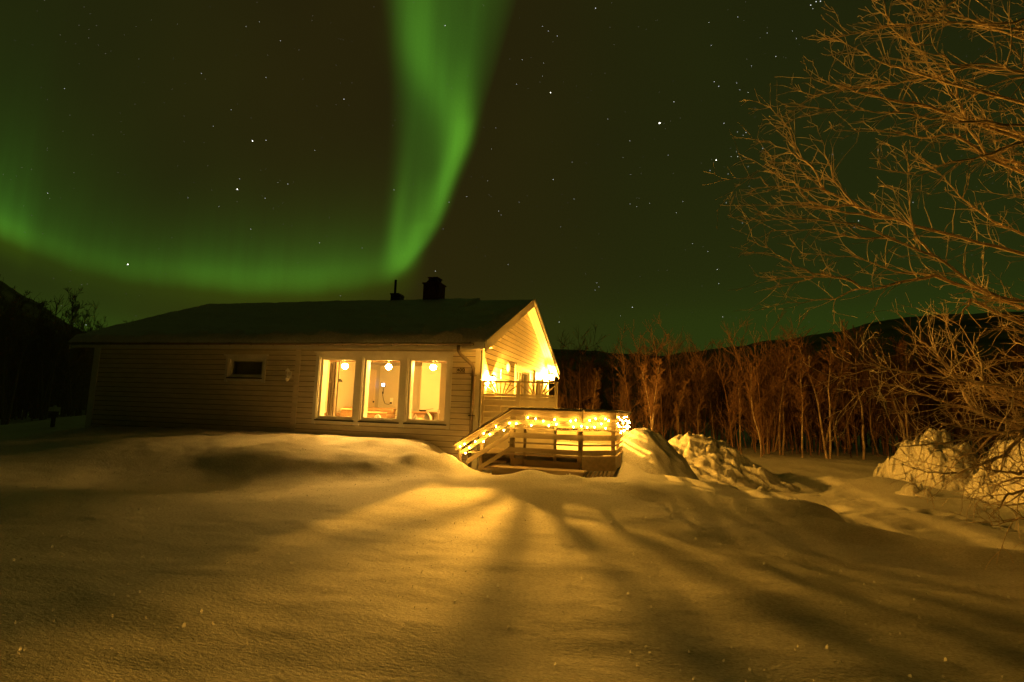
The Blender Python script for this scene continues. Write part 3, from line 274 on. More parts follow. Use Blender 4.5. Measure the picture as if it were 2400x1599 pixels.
BULBS_CORNER = [[2.521,-0.792,1.227],[2.563,-0.757,1.364],[2.653,-0.682,1.234],[2.671,-0.667,1.402],[2.776,-0.58,1.3],[2.857,-0.512,1.217],[2.851,-0.517,1.404],[2.911,-0.467,1.372]]
LIMBS = [[[8.62,-4.25,4.48],[8.07,-4.47,4.51],[7.57,-4.62,4.64],[7.31,-4.77,5.05],[7.1,-4.89,5.44],[6.83,-5.0,5.7],[6.68,-5.08,5.99]],[[7.53,-4.68,4.61],[7.18,-4.84,4.82],[6.81,-4.93,4.77],[6.3,-5.14,4.8],[5.88,-5.22,4.81]],[[7.4,-4.56,5.15],[6.97,-4.8,5.2],[6.47,-5.03,5.22],[6.06,-5.27,5.23],[5.56,-5.51,5.3],[5.44,-5.6,5.37]],[[8.88,-3.67,3.54],[8.41,-3.74,3.65],[7.83,-3.85,3.81],[7.13,-4.02,3.98],[6.72,-4.16,4.1],[6.3,-4.25,4.25],[5.97,-4.31,4.44],[5.83,-4.29,4.78],[5.61,-4.4,4.96],[5.53,-4.39,5.33],[5.33,-4.4,5.63],[5.09,-4.46,5.7]],[[6.24,-4.46,4.17],[6.03,-4.48,4.51],[5.97,-4.47,4.78],[5.88,-4.54,5.01],[5.86,-4.47,5.26]],[[5.75,-4.62,4.64],[5.52,-4.58,4.88],[5.29,-4.46,5.11],[5.0,-4.43,5.2]],[[5.91,-4.52,4.36],[5.69,-4.67,4.51],[5.45,-4.78,4.67],[5.21,-4.87,4.64]],[[8.47,-4.29,2.87],[7.93,-4.53,2.89],[7.52,-4.7,2.94],[7.17,-4.85,3.12],[6.81,-5.07,3.31],[6.34,-5.23,3.5],[5.94,-5.44,3.61],[5.37,-5.62,3.66],[4.8,-5.81,3.6],[4.59,-5.97,3.61]],[[5.88,-4.65,4.31],[5.53,-4.8,4.33],[5.18,-4.95,4.31],[5.06,-4.97,4.28]],[[5.18,-4.86,4.35],[5.12,-4.8,4.47],[4.88,-4.83,4.47],[4.61,-4.82,4.47]],[[7.64,-4.47,2.98],[6.96,-4.67,3.21],[6.66,-4.82,3.12],[6.21,-4.99,2.98],[5.9,-5.07,3.11],[5.55,-5.27,3.13],[5.29,-5.36,3.25],[5.07,-5.49,3.37],[4.84,-5.59,3.45]],[[5.96,-4.89,3.15],[5.58,-4.96,3.16],[5.17,-5.01,3.15]],[[5.61,-5.01,3.14],[5.42,-4.8,3.11],[5.15,-4.69,3.08]],[[6.14,-4.88,3.04],[5.88,-4.82,2.93],[5.51,-4.91,2.87],[5.35,-4.9,2.89]],[[6.99,-6.98,4.18],[6.69,-7.03,4.24],[6.34,-7.18,4.26],[6.06,-7.31,4.23],[5.91,-7.34,4.37],[5.74,-7.43,4.34]],[[6.96,-7.09,4.56],[6.61,-7.22,4.57],[6.32,-7.24,4.56],[6.12,-7.32,4.61],[5.94,-7.42,4.63]],[[6.76,-6.92,4.3],[6.57,-6.79,4.31],[6.35,-6.76,4.23],[6.33,-6.63,4.28]],[[8.69,-4.35,6.15],[8.21,-4.45,6.24],[7.27,-4.58,6.41],[6.66,-4.65,6.39],[6.01,-4.7,6.28],[5.74,-4.7,6.32]],[[8.05,-4.9,4.69],[7.55,-5.09,4.52],[7.26,-5.23,4.37],[6.87,-5.38,4.26],[6.52,-5.48,4.09],[6.0,-5.73,4.12]],[[8.17,-4.72,4.83],[7.83,-4.86,4.84],[7.21,-5.01,4.88],[6.85,-5.08,4.93],[6.53,-5.13,4.99],[5.9,-5.32,5.01],[5.26,-5.53,4.99]],[[8.82,-3.71,6.01],[8.53,-3.7,6.14],[7.85,-3.87,6.19],[7.28,-3.92,6.08],[6.96,-3.95,6.02],[6.46,-4.07,6.18],[6.16,-4.16,6.39]],[[6.81,-4.33,5.8],[6.38,-4.58,5.66],[5.87,-4.85,5.48],[5.63,-5.04,5.38]],[[7.15,-4.26,6.24],[6.76,-4.38,6.58],[6.73,-4.36,6.97],[6.71,-4.25,7.24]],[[8.73,-4.32,6.48],[7.98,-4.53,6.73],[7.5,-4.6,6.73],[7.1,-4.7,6.43],[6.81,-4.76,6.61],[6.7,-4.77,6.82]],[[9.17,-3.55,6.36],[8.54,-3.65,6.64],[8.04,-3.72,6.92],[7.6,-3.76,7.22],[7.27,-3.84,7.41]],[[9.23,-3.18,4.3],[8.55,-3.39,4.02],[8.11,-3.61,4.15],[7.64,-3.88,4.4],[7.34,-4.11,4.65],[7.08,-4.24,4.78]],[[9.25,-3.17,4.51],[8.64,-3.29,4.54],[8.22,-3.35,4.65]],[[7.11,-4.35,3.5],[6.92,-4.41,3.71],[6.86,-4.39,4.01],[6.86,-4.37,4.38],[6.86,-4.42,4.81]],[[6.55,-4.65,3.68],[6.19,-4.64,3.71],[5.77,-4.64,3.84],[5.23,-4.74,3.81]],[[7.02,-4.53,3.24],[6.61,-4.56,3.29],[6.11,-4.73,3.45],[5.52,-4.86,3.48]],[[7.65,-4.1,5.38],[7.6,-4.07,5.61],[7.55,-4.08,6.03],[7.17,-4.22,6.26],[7.04,-4.27,6.98]],[[7.41,-4.21,5.82],[7.0,-4.3,5.96],[6.6,-4.43,6.08],[6.27,-4.49,6.29],[6.05,-4.55,6.38]],[[6.21,-4.56,4.14],[5.87,-4.67,4.08],[5.45,-4.83,4.1],[5.02,-4.94,4.08]],[[6.62,-4.44,4.0],[6.17,-4.43,4.09],[5.7,-4.56,4.24],[5.51,-4.56,4.51],[5.26,-4.56,4.65],[5.22,-4.46,4.7]],[[8.07,-4.56,1.89],[7.75,-4.71,1.9],[7.34,-4.94,1.94],[7.1,-5.04,1.96],[6.89,-5.14,1.98],[6.55,-5.3,2.02],[6.35,-5.35,2.03],[6.08,-5.52,2.07],[5.93,-5.56,2.13],[5.83,-5.68,2.24],[5.74,-5.75,2.36]],[[7.93,-4.76,1.51],[7.65,-4.84,1.56],[7.29,-4.89,1.6],[7.16,-4.88,1.67],[6.91,-4.95,1.73],[6.73,-4.95,1.81],[6.58,-4.95,1.85],[6.36,-5.03,1.91],[6.21,-4.99,1.98],[6.08,-4.99,1.97]],[[7.97,-4.68,1.36],[7.75,-4.64,1.41],[7.42,-4.7,1.45],[7.07,-4.78,1.48],[6.88,-4.74,1.53],[6.77,-4.72,1.46],[6.65,-4.74,1.45]],[[7.31,-4.59,1.99],[7.11,-4.65,2.04],[6.85,-4.84,2.32],[6.71,-4.83,2.43],[6.71,-4.91,2.55],[6.65,-4.92,2.71]],[[6.22,-5.09,2.11],[6.0,-5.13,2.04],[5.79,-5.14,2.0],[5.56,-5.17,1.88]],[[6.22,-5.1,2.11],[5.96,-5.12,2.14],[5.77,-5.14,2.22]],[[6.28,-5.26,1.9],[6.08,-5.25,1.88],[5.91,-5.15,1.77]],[[6.47,-5.24,1.83],[6.23,-5.31,1.74],[6.0,-5.4,1.77]],[[8.33,-4.15,2.3],[7.94,-4.31,2.28],[7.63,-4.38,2.26],[7.37,-4.5,2.14],[7.26,-4.59,2.03],[7.11,-4.65,2.03]],[[7.92,-4.34,2.17],[7.57,-4.49,2.06],[7.29,-4.64,1.99]],[[8.24,-4.37,2.77],[7.92,-4.43,2.87],[7.66,-4.42,2.96],[7.5,-4.44,2.92],[7.4,-4.41,2.98]],[[7.61,-4.51,2.79],[7.44,-4.57,2.87],[7.35,-4.56,2.94],[7.26,-4.56,2.75],[7.23,-4.55,2.65],[7.04,-4.61,2.78]],[[8.11,-4.56,2.43],[7.67,-4.87,2.52],[7.44,-5.01,2.55],[7.19,-5.29,2.5]],[[7.86,-4.48,2.43],[7.93,-4.17,2.51]],[[7.29,-4.9,1.6],[7.12,-4.92,1.7],[7.04,-4.96,1.84],[7.08,-4.96,1.95],[7.05,-4.94,2.02],[6.93,-5.03,2.39],[6.85,-5.03,2.71]],[[8.03,-4.61,1.73],[7.75,-4.61,1.75],[7.59,-4.57,1.8],[7.44,-4.51,1.89],[7.32,-4.44,1.9],[7.04,-4.47,1.88]],[[7.06,-4.75,2.01],[6.72,-5.02,2.13],[6.51,-5.21,2.26]],[[6.98,-4.94,2.0],[6.86,-5.04,2.12],[6.58,-5.24,2.32],[6.34,-5.43,2.34]],[[6.84,-5.11,1.72],[6.63,-5.08,1.64],[6.28,-5.15,1.61]],[[7.35,-4.71,1.88],[7.39,-4.58,2.2],[7.3,-4.49,2.46]],[[7.5,-5.56,1.6],[7.19,-5.65,1.47],[6.99,-5.75,1.28],[6.79,-5.89,1.2],[6.52,-6.0,1.1],[6.35,-6.11,1.08],[6.07,-6.26,1.1],[5.91,-6.38,1.16]],[[7.0,-5.73,1.28],[6.73,-5.92,1.14],[6.58,-6.12,1.21],[6.47,-6.28,1.3]],[[7.6,-5.39,1.56],[7.21,-5.6,1.46],[6.9,-5.85,1.47],[6.61,-6.05,1.49],[6.32,-6.22,1.49]],[[7.39,-5.68,1.02],[7.06,-5.84,0.96],[6.9,-5.88,0.91],[6.83,-5.91,0.81],[6.69,-6.04,0.75]],[[7.4,-5.64,0.77],[7.01,-5.89,0.72],[6.81,-6.03,0.69],[6.59,-6.24,0.68]],[[7.45,-5.6,1.15],[7.23,-5.52,1.05],[7.08,-5.45,0.97],[7.02,-5.3,0.84],[6.95,-5.21,0.71]],[[7.22,-5.53,1.07],[6.97,-5.78,1.1],[6.72,-5.94,1.13],[6.58,-6.07,1.22]],[[7.16,-5.62,0.8],[6.95,-5.65,0.78],[6.88,-5.58,0.79],[6.81,-5.53,0.82]],[[6.89,-5.71,1.41],[6.81,-5.58,1.25],[6.72,-5.46,1.16],[6.7,-5.29,1.07],[6.68,-5.17,0.95]],[[7.01,-5.66,1.46],[6.53,-5.91,1.35],[6.21,-6.06,1.32],[5.98,-6.28,1.31],[5.79,-6.47,1.33]]]
BIRCHES = [[-1.32,19.31,0],[-0.04,17.55,0],[0.35,21.86,0],[2.06,19.15,0],[2.12,22.32,0],[3.56,14.28,1],[3.78,15.39,0],[4.55,24.01,0],[4.86,16.73,0],[5.51,22.16,0],[5.94,18.06,0],[6.84,20.41,0],[7.54,21.64,0],[7.65,16.41,0],[9.2,24.18,0],[8.24,14.67,1],[8.98,17.81,0],[9.77,20.12,0],[9.47,16.89,0],[11.38,23.7,0],[10.01,15.24,1],[11.96,21.75,0],[11.13,16.27,0],[11.02,15.19,1],[12.38,18.7,0],[13.53,21.11,0],[12.63,16.14,1],[15.15,22.59,0],[14.31,19.21,0],[16.5,23.99,0],[14.9,17.26,1],[16.08,19.68,0],[18.21,23.39,0],[17.88,21.2,0],[17.56,19.01,0],[18.89,20.42,0],[21.45,24.24,0],[20.46,20.83,0],[22.6,23.49,0],[22.31,21.31,0]]
DARKTREES = [[-24.78,5.55],[-27.56,7.95],[-22.3,5.16],[-27.26,9.06],[-24.36,7.74],[-22.9,7.08],[-25.49,9.53],[-25.89,10.47],[-27.41,12.15]]
HILLTREES = [[-32.81,19.47],[-35.89,22.76],[-36.25,24.72],[-39.93,24.78],[-41.72,25.34],[-40.56,27.69]]
HILLS = [[-0.9061,0.4231,0.1782],[-0.8816,0.4721,0.1647],[-0.8509,0.5253,0.149],[-0.8309,0.5564,0.1288],[-0.8081,0.589,0.1011],[-0.7799,0.6259,0.0784],[-0.7264,0.6873,0.0631],[-0.5874,0.8093,0.0691],[-0.4017,0.9158,0.0885],[-0.1823,0.9832,0.1164],[-0.0839,0.9965,0.1083],[0.0117,0.9999,0.1062],[0.1093,0.994,0.1186],[0.2056,0.9786,0.131],[0.2922,0.9564,0.146],[0.3444,0.9388,0.1579],[0.4137,0.9104,0.1584],[0.4734,0.8808,0.1552],[0.5405,0.8414,0.1524]]
# ------------------------------------------------------------------ snow ground
TP = np.array(TERRAIN); nT = len(TP)
def _U(r2): return np.where(r2 > 0, r2 * np.log(r2 + 1e-12), 0)
_d = ((TP[:, None, :2] - TP[None, :, :2]) ** 2).sum(-1); _A = np.zeros((nT + 3, nT + 3))
_A[:nT, :nT] = _U(_d) + np.eye(nT) * .06; _A[:nT, nT] = 1; _A[:nT, nT + 1:] = TP[:, :2]; _A[nT, :nT] = 1; _A[nT + 1:, :nT] = TP[:, :2].T
_s = np.linalg.solve(_A, np.r_[TP[:, 2], 0, 0, 0])
BUMPS = [(-.9, -1.55, .10, .22), (-.05, -2.0, .05, .12), (-8.2, -1.1, .05, .2), (-5.6, -1.0, .05, .25), (1.6, -1.75, .05, .3), (2.4, -1.9, .05, .2), (4.6, 1.5, .12, .3), (5.6, 1.0, .1, .25),
         (6.3, .2, .14, .3), (7.2, -.9, .22, .45), (7.6, -1.5, .2, .4), (5.0, -.55, .05, .5), (6.2, -2.0, .06, .6)]
rnd = random.Random(7)
for k in range(34):      # footprints over the cleared yard
    t = k / 33; BUMPS.append((9.4 + 2.6 * t + (.12 if k % 2 else -.12) + rnd.uniform(-.06, .06), 2.6 - 4.2 * t + rnd.uniform(-.08, .08), -.09, .10))
for k in range(40): BUMPS.append((rnd.uniform(7.5, 11), rnd.uniform(.5, 7), rnd.uniform(-.05, .05), rnd.uniform(.12, .3)))
for k in range(46):   # loose lumps along the edge of the cleared track
    t = rnd.random(); BUMPS.append((4.4 + 3.4 * t + rnd.uniform(-.3, .5), 1.0 - 3.4 * t + rnd.uniform(-.15, .5), rnd.uniform(.03, .10), rnd.uniform(.07, .16)))
for k in range(26):   # crust broken along the end of the bank by the stair
    t = rnd.random(); BUMPS.append((-1.15 + 1.2 * t + rnd.uniform(-.08, .08), -.55 - .6 * t + rnd.uniform(-.1, .1), rnd.uniform(.02, .06), rnd.uniform(.05, .12)))
for k in range(26): BUMPS.append((rnd.uniform(3.6, 6.5), rnd.uniform(.6, 3.5), rnd.uniform(-.04, .09), rnd.uniform(.12, .3)))
def ground_z(x, y):
    x = np.asarray(x, float); y = np.asarray(y, float); z = np.zeros(x.shape)
    for i in range(nT): z += _s[i] * _U((x - TP[i, 0]) ** 2 + (y - TP[i, 1]) ** 2)
    z += _s[nT] + _s[nT + 1] * x + _s[nT + 2] * y
    for bx, by, h, r in BUMPS:
        q = (x - bx) ** 2 + (y - by) ** 2; z += h * np.exp(-q / (r * r))
    far = np.clip((np.hypot(x - 3, y + 2) - 40) / 30, 0, 1); z = z * (1 - far) - .2 * far
    inh = np.clip((x + 11.25) / .1, 0, 1) * np.clip((-.02 - x) / .1, 0, 1) * np.clip((y - .08) / .1, 0, 1) * np.clip((7.7 - y) / .1, 0, 1)
    z = np.where(inh > 0, np.minimum(z, z * (1 - inh) + .1 * inh), z)
    ind = ((x > -.02) & (x < 3.0) & (y > -.8) & (y < 5.3)); z = np.where(ind, np.minimum(z, .24), z)
    return z
def gz(x, y): return float(ground_z(np.array([x]), np.array([y]))[0])
def lines(segs):
    o = []
    for a, b, st in segs: o += list(np.arange(a, b, st))
    return np.array(o + [segs[-1][1]])
gx = lines([(-400, -90, 40), (-90, -34, 6), (-34, -15, .5), (-15, 13.5, .075), (13.5, 30, .4), (30, 90, 6), (90, 420, 40)])
gy = lines([(-90, -16, 8), (-16, -11.5, .15), (-11.5, 2.2, .06), (2.2, 14, .13), (14, 40, .7), (40, 90, 6), (90, 420, 40)])
GX, GY = np.meshgrid(gx, gy); GZ = ground_z(GX, GY)
for j in range(GX.shape[0]):
    for i in range(GX.shape[1]):
        x, y = GX[j, i], GY[j, i]
        if -16 < x < 16 and -13 < y < 16:
            GZ[j, i] += noise.noise((x * .9, y * 1.4, 3.1)) * .030 + noise.noise((x * 3.1, y * 5.2, 7.7)) * .008 + noise.noise((x * 9, y * 14, 1.7)) * .0035
            if x < -.6 and y > -3.4: GZ[j, i] += (noise.fractal((x * 1.6, y * 1.9, 4.4), 1.0, 2.1, 4) * .022) * min(1, (-.6 - x) / 1.0) * min(1, (y + 3.4) / .6)
ny_, nx_ = GX.shape
me = bpy.data.meshes.new('snow_ground')
idx = np.arange(ny_ * nx_).reshape(ny_, nx_)
quads = np.stack([idx[:-1, :-1], idx[:-1, 1:], idx[1:, 1:], idx[1:, :-1]], -1).reshape(-1, 4)
me.from_pydata(np.stack([GX, GY, GZ], -1).reshape(-1, 3).tolist(), [], quads.tolist()); me.update()
me.polygons.foreach_set('use_smooth', [True] * len(me.polygons)); me.materials.append(SNOW)
ground = struct(bpy.data.objects.new('snow_ground', me)); S.collection.objects.link(ground)

# ------------------------------------------------------------------ wooded hills on the skyline
mb = MB(); rows = []
for a in np.linspace(0, len(HILLS) - 1, 160):
    i = min(int(a), len(HILLS) - 2); t = a - i; h = np.array(HILLS[i]) * (1 - t) + np.array(HILLS[i + 1]) * t
    n_ = noise.noise((a * 1.7, 0, 0)) * .004 + noise.noise((a * 7, 3, 0)) * .0022
    rows.append((h[0], h[1], h[2] + n_))
prof = [(190, 0.0), (250, .45), (320, .82), (390, 1.0), (520, 1.03), (700, .4)]
V = [(CAM.x + h[0] * r, CAM.y + h[1] * r, -1 + (h[2] * 390 + 2.5) * k + noise.noise((h[0] * r * .05, h[1] * r * .05, 0)) * 2 * (r < 380)) for h in rows for r, k in prof]
m_ = len(prof); mb.add(V, [(i * m_ + k, (i + 1) * m_ + k, (i + 1) * m_ + k + 1, i * m_ + k + 1) for i in range(len(rows) - 1) for k in range(m_ - 1)])
struct(mb.obj('hills', M['hill'], None, True))

# ------------------------------------------------------------------ the house
house = thing('wooden_house', (-5.6, 3.9, 0), 'long single storey wooden house with lit triple window and snow covered roof', 'house')
HX0, HX1, HY0, HY1 = -11.3, 0.0, 0.0, 7.8
SL = (4.64 - 2.81) / (3.9 + .62)                     # roof slope, underside of the roof slab
def under(y): return 2.81 + (min(y, 7.8 - y) + .62) * SL
PLK = .1285; Z0 = 2.434 - 19 * PLK
BW = [(-4.15, -3.12), (-2.97, -1.94), (-1.80, -.765)]; BZ = (1.15, 2.672)
SW = (-6.81, -5.76, 2.12, 2.615)
F_OPEN = [(a, b, BZ[0], BZ[1]) for a, b in BW] + [SW]
G_OPEN = [(3.08, 4.74, .66, 2.69), (5.62, 6.88, 1.15, 2.66)]
def cut(u0, u1, za, zb, opens):
    iv = [(u0, u1)]
    for a, b, c, d in opens:
        if za >= d - 1e-6 or zb <= c + 1e-6: continue
        iv = [q for p, r in iv for q in ((p, min(r, a)), (max(p, b), r)) if q[1] - q[0] > 1e-4]
    return iv
def siding(name, put, u0f, u1f, zbot, ztop, opens):
    mb = MB(); k = 0; dark_f = []
    zs = {zbot, ztop}
    for a, b, c, d in opens: zs |= {c, d}
    k = math.floor((zbot - Z0) / PLK)
    while Z0 + k * PLK < ztop:
        b0, b1 = Z0 + k * PLK, Z0 + (k + 1) * PLK
        c = sorted({z for z in zs | {b0 + .0135} if max(b0, zbot) < z < min(b1, ztop)} | {max(b0, zbot), min(b1, ztop)})
        for za, zb in zip(c[:-1], c[1:]):
            gr = za < b0 + .0130; oa = .003 if gr else .024 - .005 * (za - b0) / PLK; ob = .003 if gr else .024 - .005 * (zb - b0) / PLK
            for p, q in cut(u0f(za), u1f(za), za, zb, opens):
                p2 = max(p, u0f(zb)) if p <= u0f(za) + 1e-6 else p; q2 = min(q, u1f(zb)) if q >= u1f(za) - 1e-6 else q
                if q2 - p2 < 1e-4: p2 = q2 = (p2 + q2) / 2
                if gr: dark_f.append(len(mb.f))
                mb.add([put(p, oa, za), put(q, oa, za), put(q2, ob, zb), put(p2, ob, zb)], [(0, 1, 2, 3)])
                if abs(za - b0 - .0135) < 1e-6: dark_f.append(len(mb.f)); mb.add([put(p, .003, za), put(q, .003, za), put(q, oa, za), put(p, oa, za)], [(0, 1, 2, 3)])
                if abs(zb - b1) < 1e-6 and not gr: mb.add([put(p2, ob, zb), put(q2, ob, zb), put(q2, .003, zb), put(p2, .003, zb)], [(0, 1, 2, 3)])
        k += 1
    return mb.obj(name, M['siding'], house, mat2=M['groove_shade'], sel=dark_f)
FR = lambda u, o, z: (u, -o, z)
GR = lambda u, o, z: (o, u, z)
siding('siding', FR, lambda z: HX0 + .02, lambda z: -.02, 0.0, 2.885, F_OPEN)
def gl(z): return .02 if z < under(0.02) else .02 + (z - under(.02)) / SL
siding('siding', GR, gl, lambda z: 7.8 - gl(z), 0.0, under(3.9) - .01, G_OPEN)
mb = MB()                                            # plain rear and far walls, closed up to the roof
mb.add([(HX0, 0, 0), (HX0, 7.8, 0), (HX0, 7.8, under(7.8)), (HX0, 3.9, under(3.9)), (HX0, 0, under(0))], [(0, 1, 2, 3, 4)])
mb.add([(HX0, 7.8, 0), (0, 7.8, 0), (0, 7.8, under(7.8)), (HX0, 7.8, under(7.8))], [(0, 1, 2, 3)])
mb.obj('rear_wall', M['siding'], house)
# corner boards, the vertical joint board
MB().box(-.125, .0, -.045, -.027, 0, 2.885).obj('corner_board', M['trim'], house)
MB().box(.028, .046, -.045, .11, 0, 2.84).obj('corner_board', M['trim'], house)
MB().box(.028, .046, 7.69, 7.82, 0, 2.84).obj('corner_board', M['trim'], house)
MB().box(HX0 - .02, HX0 + .19, -.046, -.027, 0, 2.885).obj('corner_board', M['trim'], house)
MB().box(-4.828, -4.692, -.048, -.022, 0, 2.885).obj('joint_board', M['siding'], house)
# eaves soffit and roof slab
MB().box(-11.38, .27, -.60, -.001, 2.888, 2.905).obj('soffit', M['trim'], house)
mb = MB(); xa, xb = -11.40, .285; T = .165
def roofsec(y): return under(y)
pr = [(-.62, 2.81), (3.9, under(3.9)), (8.42, 2.81), (8.42, 2.81 + T), (3.9, under(3.9) + T), (-.62, 2.81 + T)]
mb.prism(pr, 'x', xa, xb); roof = mb.obj('roof', M['roof'], house)
mb = MB(); tl = .004                                    # white boarded underside of the gable overhang, with board joints
for yA, yB in ((-.60, 3.895), (8.40, 3.905)):
    for k in range(3):
        x0 = .03 + k * .085; x1 = x0 + .079
        mb.add([(x0, yA, under(yA) - tl), (x1, yA, under(yA) - tl), (x1, yB, under(yB) - tl), (x0, yB, under(yB) - tl)], [(0, 1, 2, 3)])
mb.obj('overhang_lining', M['trim'], house)
for x0, x1 in ((xb, xb + .026), (xa - .026, xa)):
    for sgn in (0, 1):
        f = (lambda y: y) if not sgn else (lambda y: 7.8 - y)
        for lo, hi, ex in ((-.035, .115, 0), (.118, .215, .018)):
            a, b = (x0, x1 + ex) if x0 > 0 else (x0 - ex, x1)
            ya, yb = -.66, 3.9
            MB().prism([(f(ya), 2.80 + (ya + .62) * SL + lo), (f(yb), 2.80 + (yb + .62) * SL + lo), (f(yb), 2.80 + (yb + .62) * SL + hi), (f(ya), 2.80 + (ya + .62) * SL + hi)], 'x', a, b).obj('bargeboard', M['trim'], house)
MB().box(-11.39, .26, -.645, -.622, 2.80, 2.97).obj('fascia', M['trim'], house)
# gutter and its brackets, downspout
mb = MB(); R_ = .052; yc, zc = -.69, 2.925; prf = [(yc + R_ * math.cos(t), zc + R_ * math.sin(t)) for t in np.linspace(math.pi, 2 * math.pi, 9)]
prf2 = [(yc + (R_ - .008) * math.cos(t), zc + (R_ - .008) * math.sin(t)) for t in np.linspace(2 * math.pi, math.pi, 9)]
mb.prism(prf + prf2, 'x', -11.44, .03)
gut = mb.obj('gutter', M['pipe'], house)
for x in np.arange(-11.2, 0, .62):
    mb = MB(); mb.tube([(x, -.64, 2.955), (x, -.69, 2.94), (x, -.748, 2.925), (x, -.727, 2.885), (x, -.69, 2.866)], .009, 5)
    mb.obj('gutter_bracket', M['pipe'], gut)
mb = MB(); mb.tube([(-.30, -.71, 2.87), (-.30, -.70, 2.76), (-.27, -.62, 2.68), (-.16, -.17, 2.50), (-.145, -.11, 2.42), (-.145, -.10, 2.3), (-.145, -.10, .25)], .04, 12)
ds = mb.obj('downspout', M['pipe'], house, True)
MB().box(-.21, -.08, -.145, -.045, 1.36, 1.385).obj('pipe_clamp', M['dark'], ds); MB().box(-.21, -.08, -.145, -.045, 2.26, 2.28).obj('pipe_clamp', M['pipe'], ds)
# chimney and vent on the ridge
mb = MB(); mb.box(-3.20, -2.68, 3.7, 4.22, 4.5, 5.34); ch = mb.obj('chimney', M['brick'], roof)
mb = MB(); mb.box(-3.23, -2.65, 3.67, 4.25, 5.34, 5.38); mb.prism([(-3.17, 5.38), (-2.71, 5.38), (-2.79, 5.47), (-3.09, 5.47)], 'y', 3.78, 4.22)
for x in (-3.06, -2.82):
    for y in (3.85, 4.12): mb.box(x - .03, x + .03, y - .03, y + .03, 5.465, 5.55)
mb.box(-3.11, -2.77, 3.78, 4.2, 5.55, 5.575); mb.obj('chimney_cap', M['brick'], ch)
mb = MB(); mb.box(-4.38, -4.06, 3.85, 4.15, 4.6, 5.06); mb.prism([(-4.40, 5.06), (-4.03, 5.02), (-4.10, 5.10), (-4.40, 5.10)], 'y', 3.83, 4.17); mb.tube([(-4.31, 4.0, 5.05), (-4.31, 4.0, 5.57)], .04, 10); mb.obj('vent_pipe', M['dark'], roof)

def window(opens, outer, put, name='window', apron=True, bars=()):
    """joined window group: white casing, head ledge, jambs, sash frame, pane; out axis is put's second argument"""
    def B(mb, u0, u1, o0, o1, z0, z1):
        a, b = put(u0, o0, z0), put(u1, o1, z1)
        mb.box(min(a[0], b[0]), max(a[0], b[0]), min(a[1], b[1]), max(a[1], b[1]), z0, z1)
    z0, z1 = opens[0][2], opens[0][3]; u0, u1, zb, zt = outer
    mb = MB(); us = [u0] + [x for a, b, _, _ in opens for x in (a, b)] + [u1]
    for k in range(0, len(us), 2): B(mb, us[k], us[k + 1], .02, .052, zb - .03, z1)
    B(mb, u0, u1, .02, .052, z1, zt); B(mb, u0 - .05, u1 + .05, .02, .085, zt, zt + .035)
    for a, b, _, _ in opens: B(mb, a, b, .02, .046, zb, z0 - .028)
    w = mb.obj(name, M['trim'], house)
    for a, b, _, _ in opens:
        mb = MB(); B(mb, a - .01, b + .01, -.06, .072, z0 - .028, z0 - .004); mb.obj('sill', M['blackstrip'], w)
        mb = MB()
        for s0, s1, e0, e1 in ((a, a + .025, z0, z1), (b - .025, b, z0, z1), (a + .025, b - .025, z1 - .025, z1), (a + .025, b - .025, z0, z0 + .03)): B(mb, s0, s1, -.05, .03, e0, e1)
        for s0, s1, e0, e1 in ((a + .018, a + .078, z0 + .02, z1 - .018), (b - .078, b - .018, z0 + .02, z1 - .018), (a + .078, b - .078, z1 - .078, z1 - .018), (a + .078, b - .078, z0 + .02, z0 + .085)): B(mb, s0, s1, -.10, -.02, e0, e1)
        for q in bars: B(mb, a + (b - a) * q - .04, a + (b - a) * q + .04, -.098, -.022, z0 + .085, z1 - .078)
        for s0, s1, e0, e1 in ((a - .01, a + .02, z0, z1), (b - .02, b + .01, z0, z1), (a, b, z1 - .02, z1 + .01), (a, b, z0 - .01, z0 + .022)): B(mb, s0, s1, -.305, -.10, e0, e1)
        f = mb.obj('frame', M['trim'], w)
        mb = MB(); c = [put(a + .07, -.06, z0 + .08), put(b - .07, -.06, z0 + .08), put(b - .07, -.06, z1 - .07), put(a + .07, -.06, z1 - .07)]
        mb.add(c, [(0, 1, 2, 3)]); mb.obj('pane', M['glass'], w)
    return w
window([(a, b, BZ[0], BZ[1]) for a, b in BW], (-4.24, -.68, 1.065, 2.765), FR)
w2 = window([SW], (-6.89, -5.68, 2.03, 2.675), FR)
window([G_OPEN[1]], (5.52, 6.98, 1.06, 2.77), GR)
wd = window([G_OPEN[0]], (2.98, 4.84, .66, 2.785), GR, 'patio_door', bars=(.5,))
MB().box(-.10, .0, 3.42, 3.50, .75, 2.62).obj('door_stile', M['trim'], wd)

# ------------------------------------------------------------------ the lit room behind the triple window
RX0, RX1, RY0, RY1, RF, RC = -5.2, -.32, .3, 5.0, .65, 2.87
mb = MB()
us = sorted({RX0, RX1, *[x for p in BW for x in p]}); zs = [RF, BZ[0], BZ[1], RC]
for i in range(len(us) - 1):
    for k in range(3):
        if k == 1 and any(a <= us[i] + 1e-6 and us[i + 1] <= b + 1e-6 for a, b in BW): continue
        mb.add([(us[i], RY0, zs[k]), (us[i + 1], RY0, zs[k]), (us[i + 1], RY0, zs[k + 1]), (us[i], RY0, zs[k + 1])], [(0, 1, 2, 3)])
mb.add([(RX0, RY0, RF), (RX0, RY1, RF), (RX0, RY1, RC), (RX0, RY0, RC)], [(0, 1, 2, 3)])
mb.add([(RX0, RY1, RF), (RX1, RY1, RF), (RX1, RY1, RC), (RX0, RY1, RC)], [(0, 1, 2, 3)])
mb.add([(RX1, RY0, RF), (RX1, RY1, RF), (RX1, RY1, RC), (RX1, RY0, RC)], [(0, 1, 2, 3)])
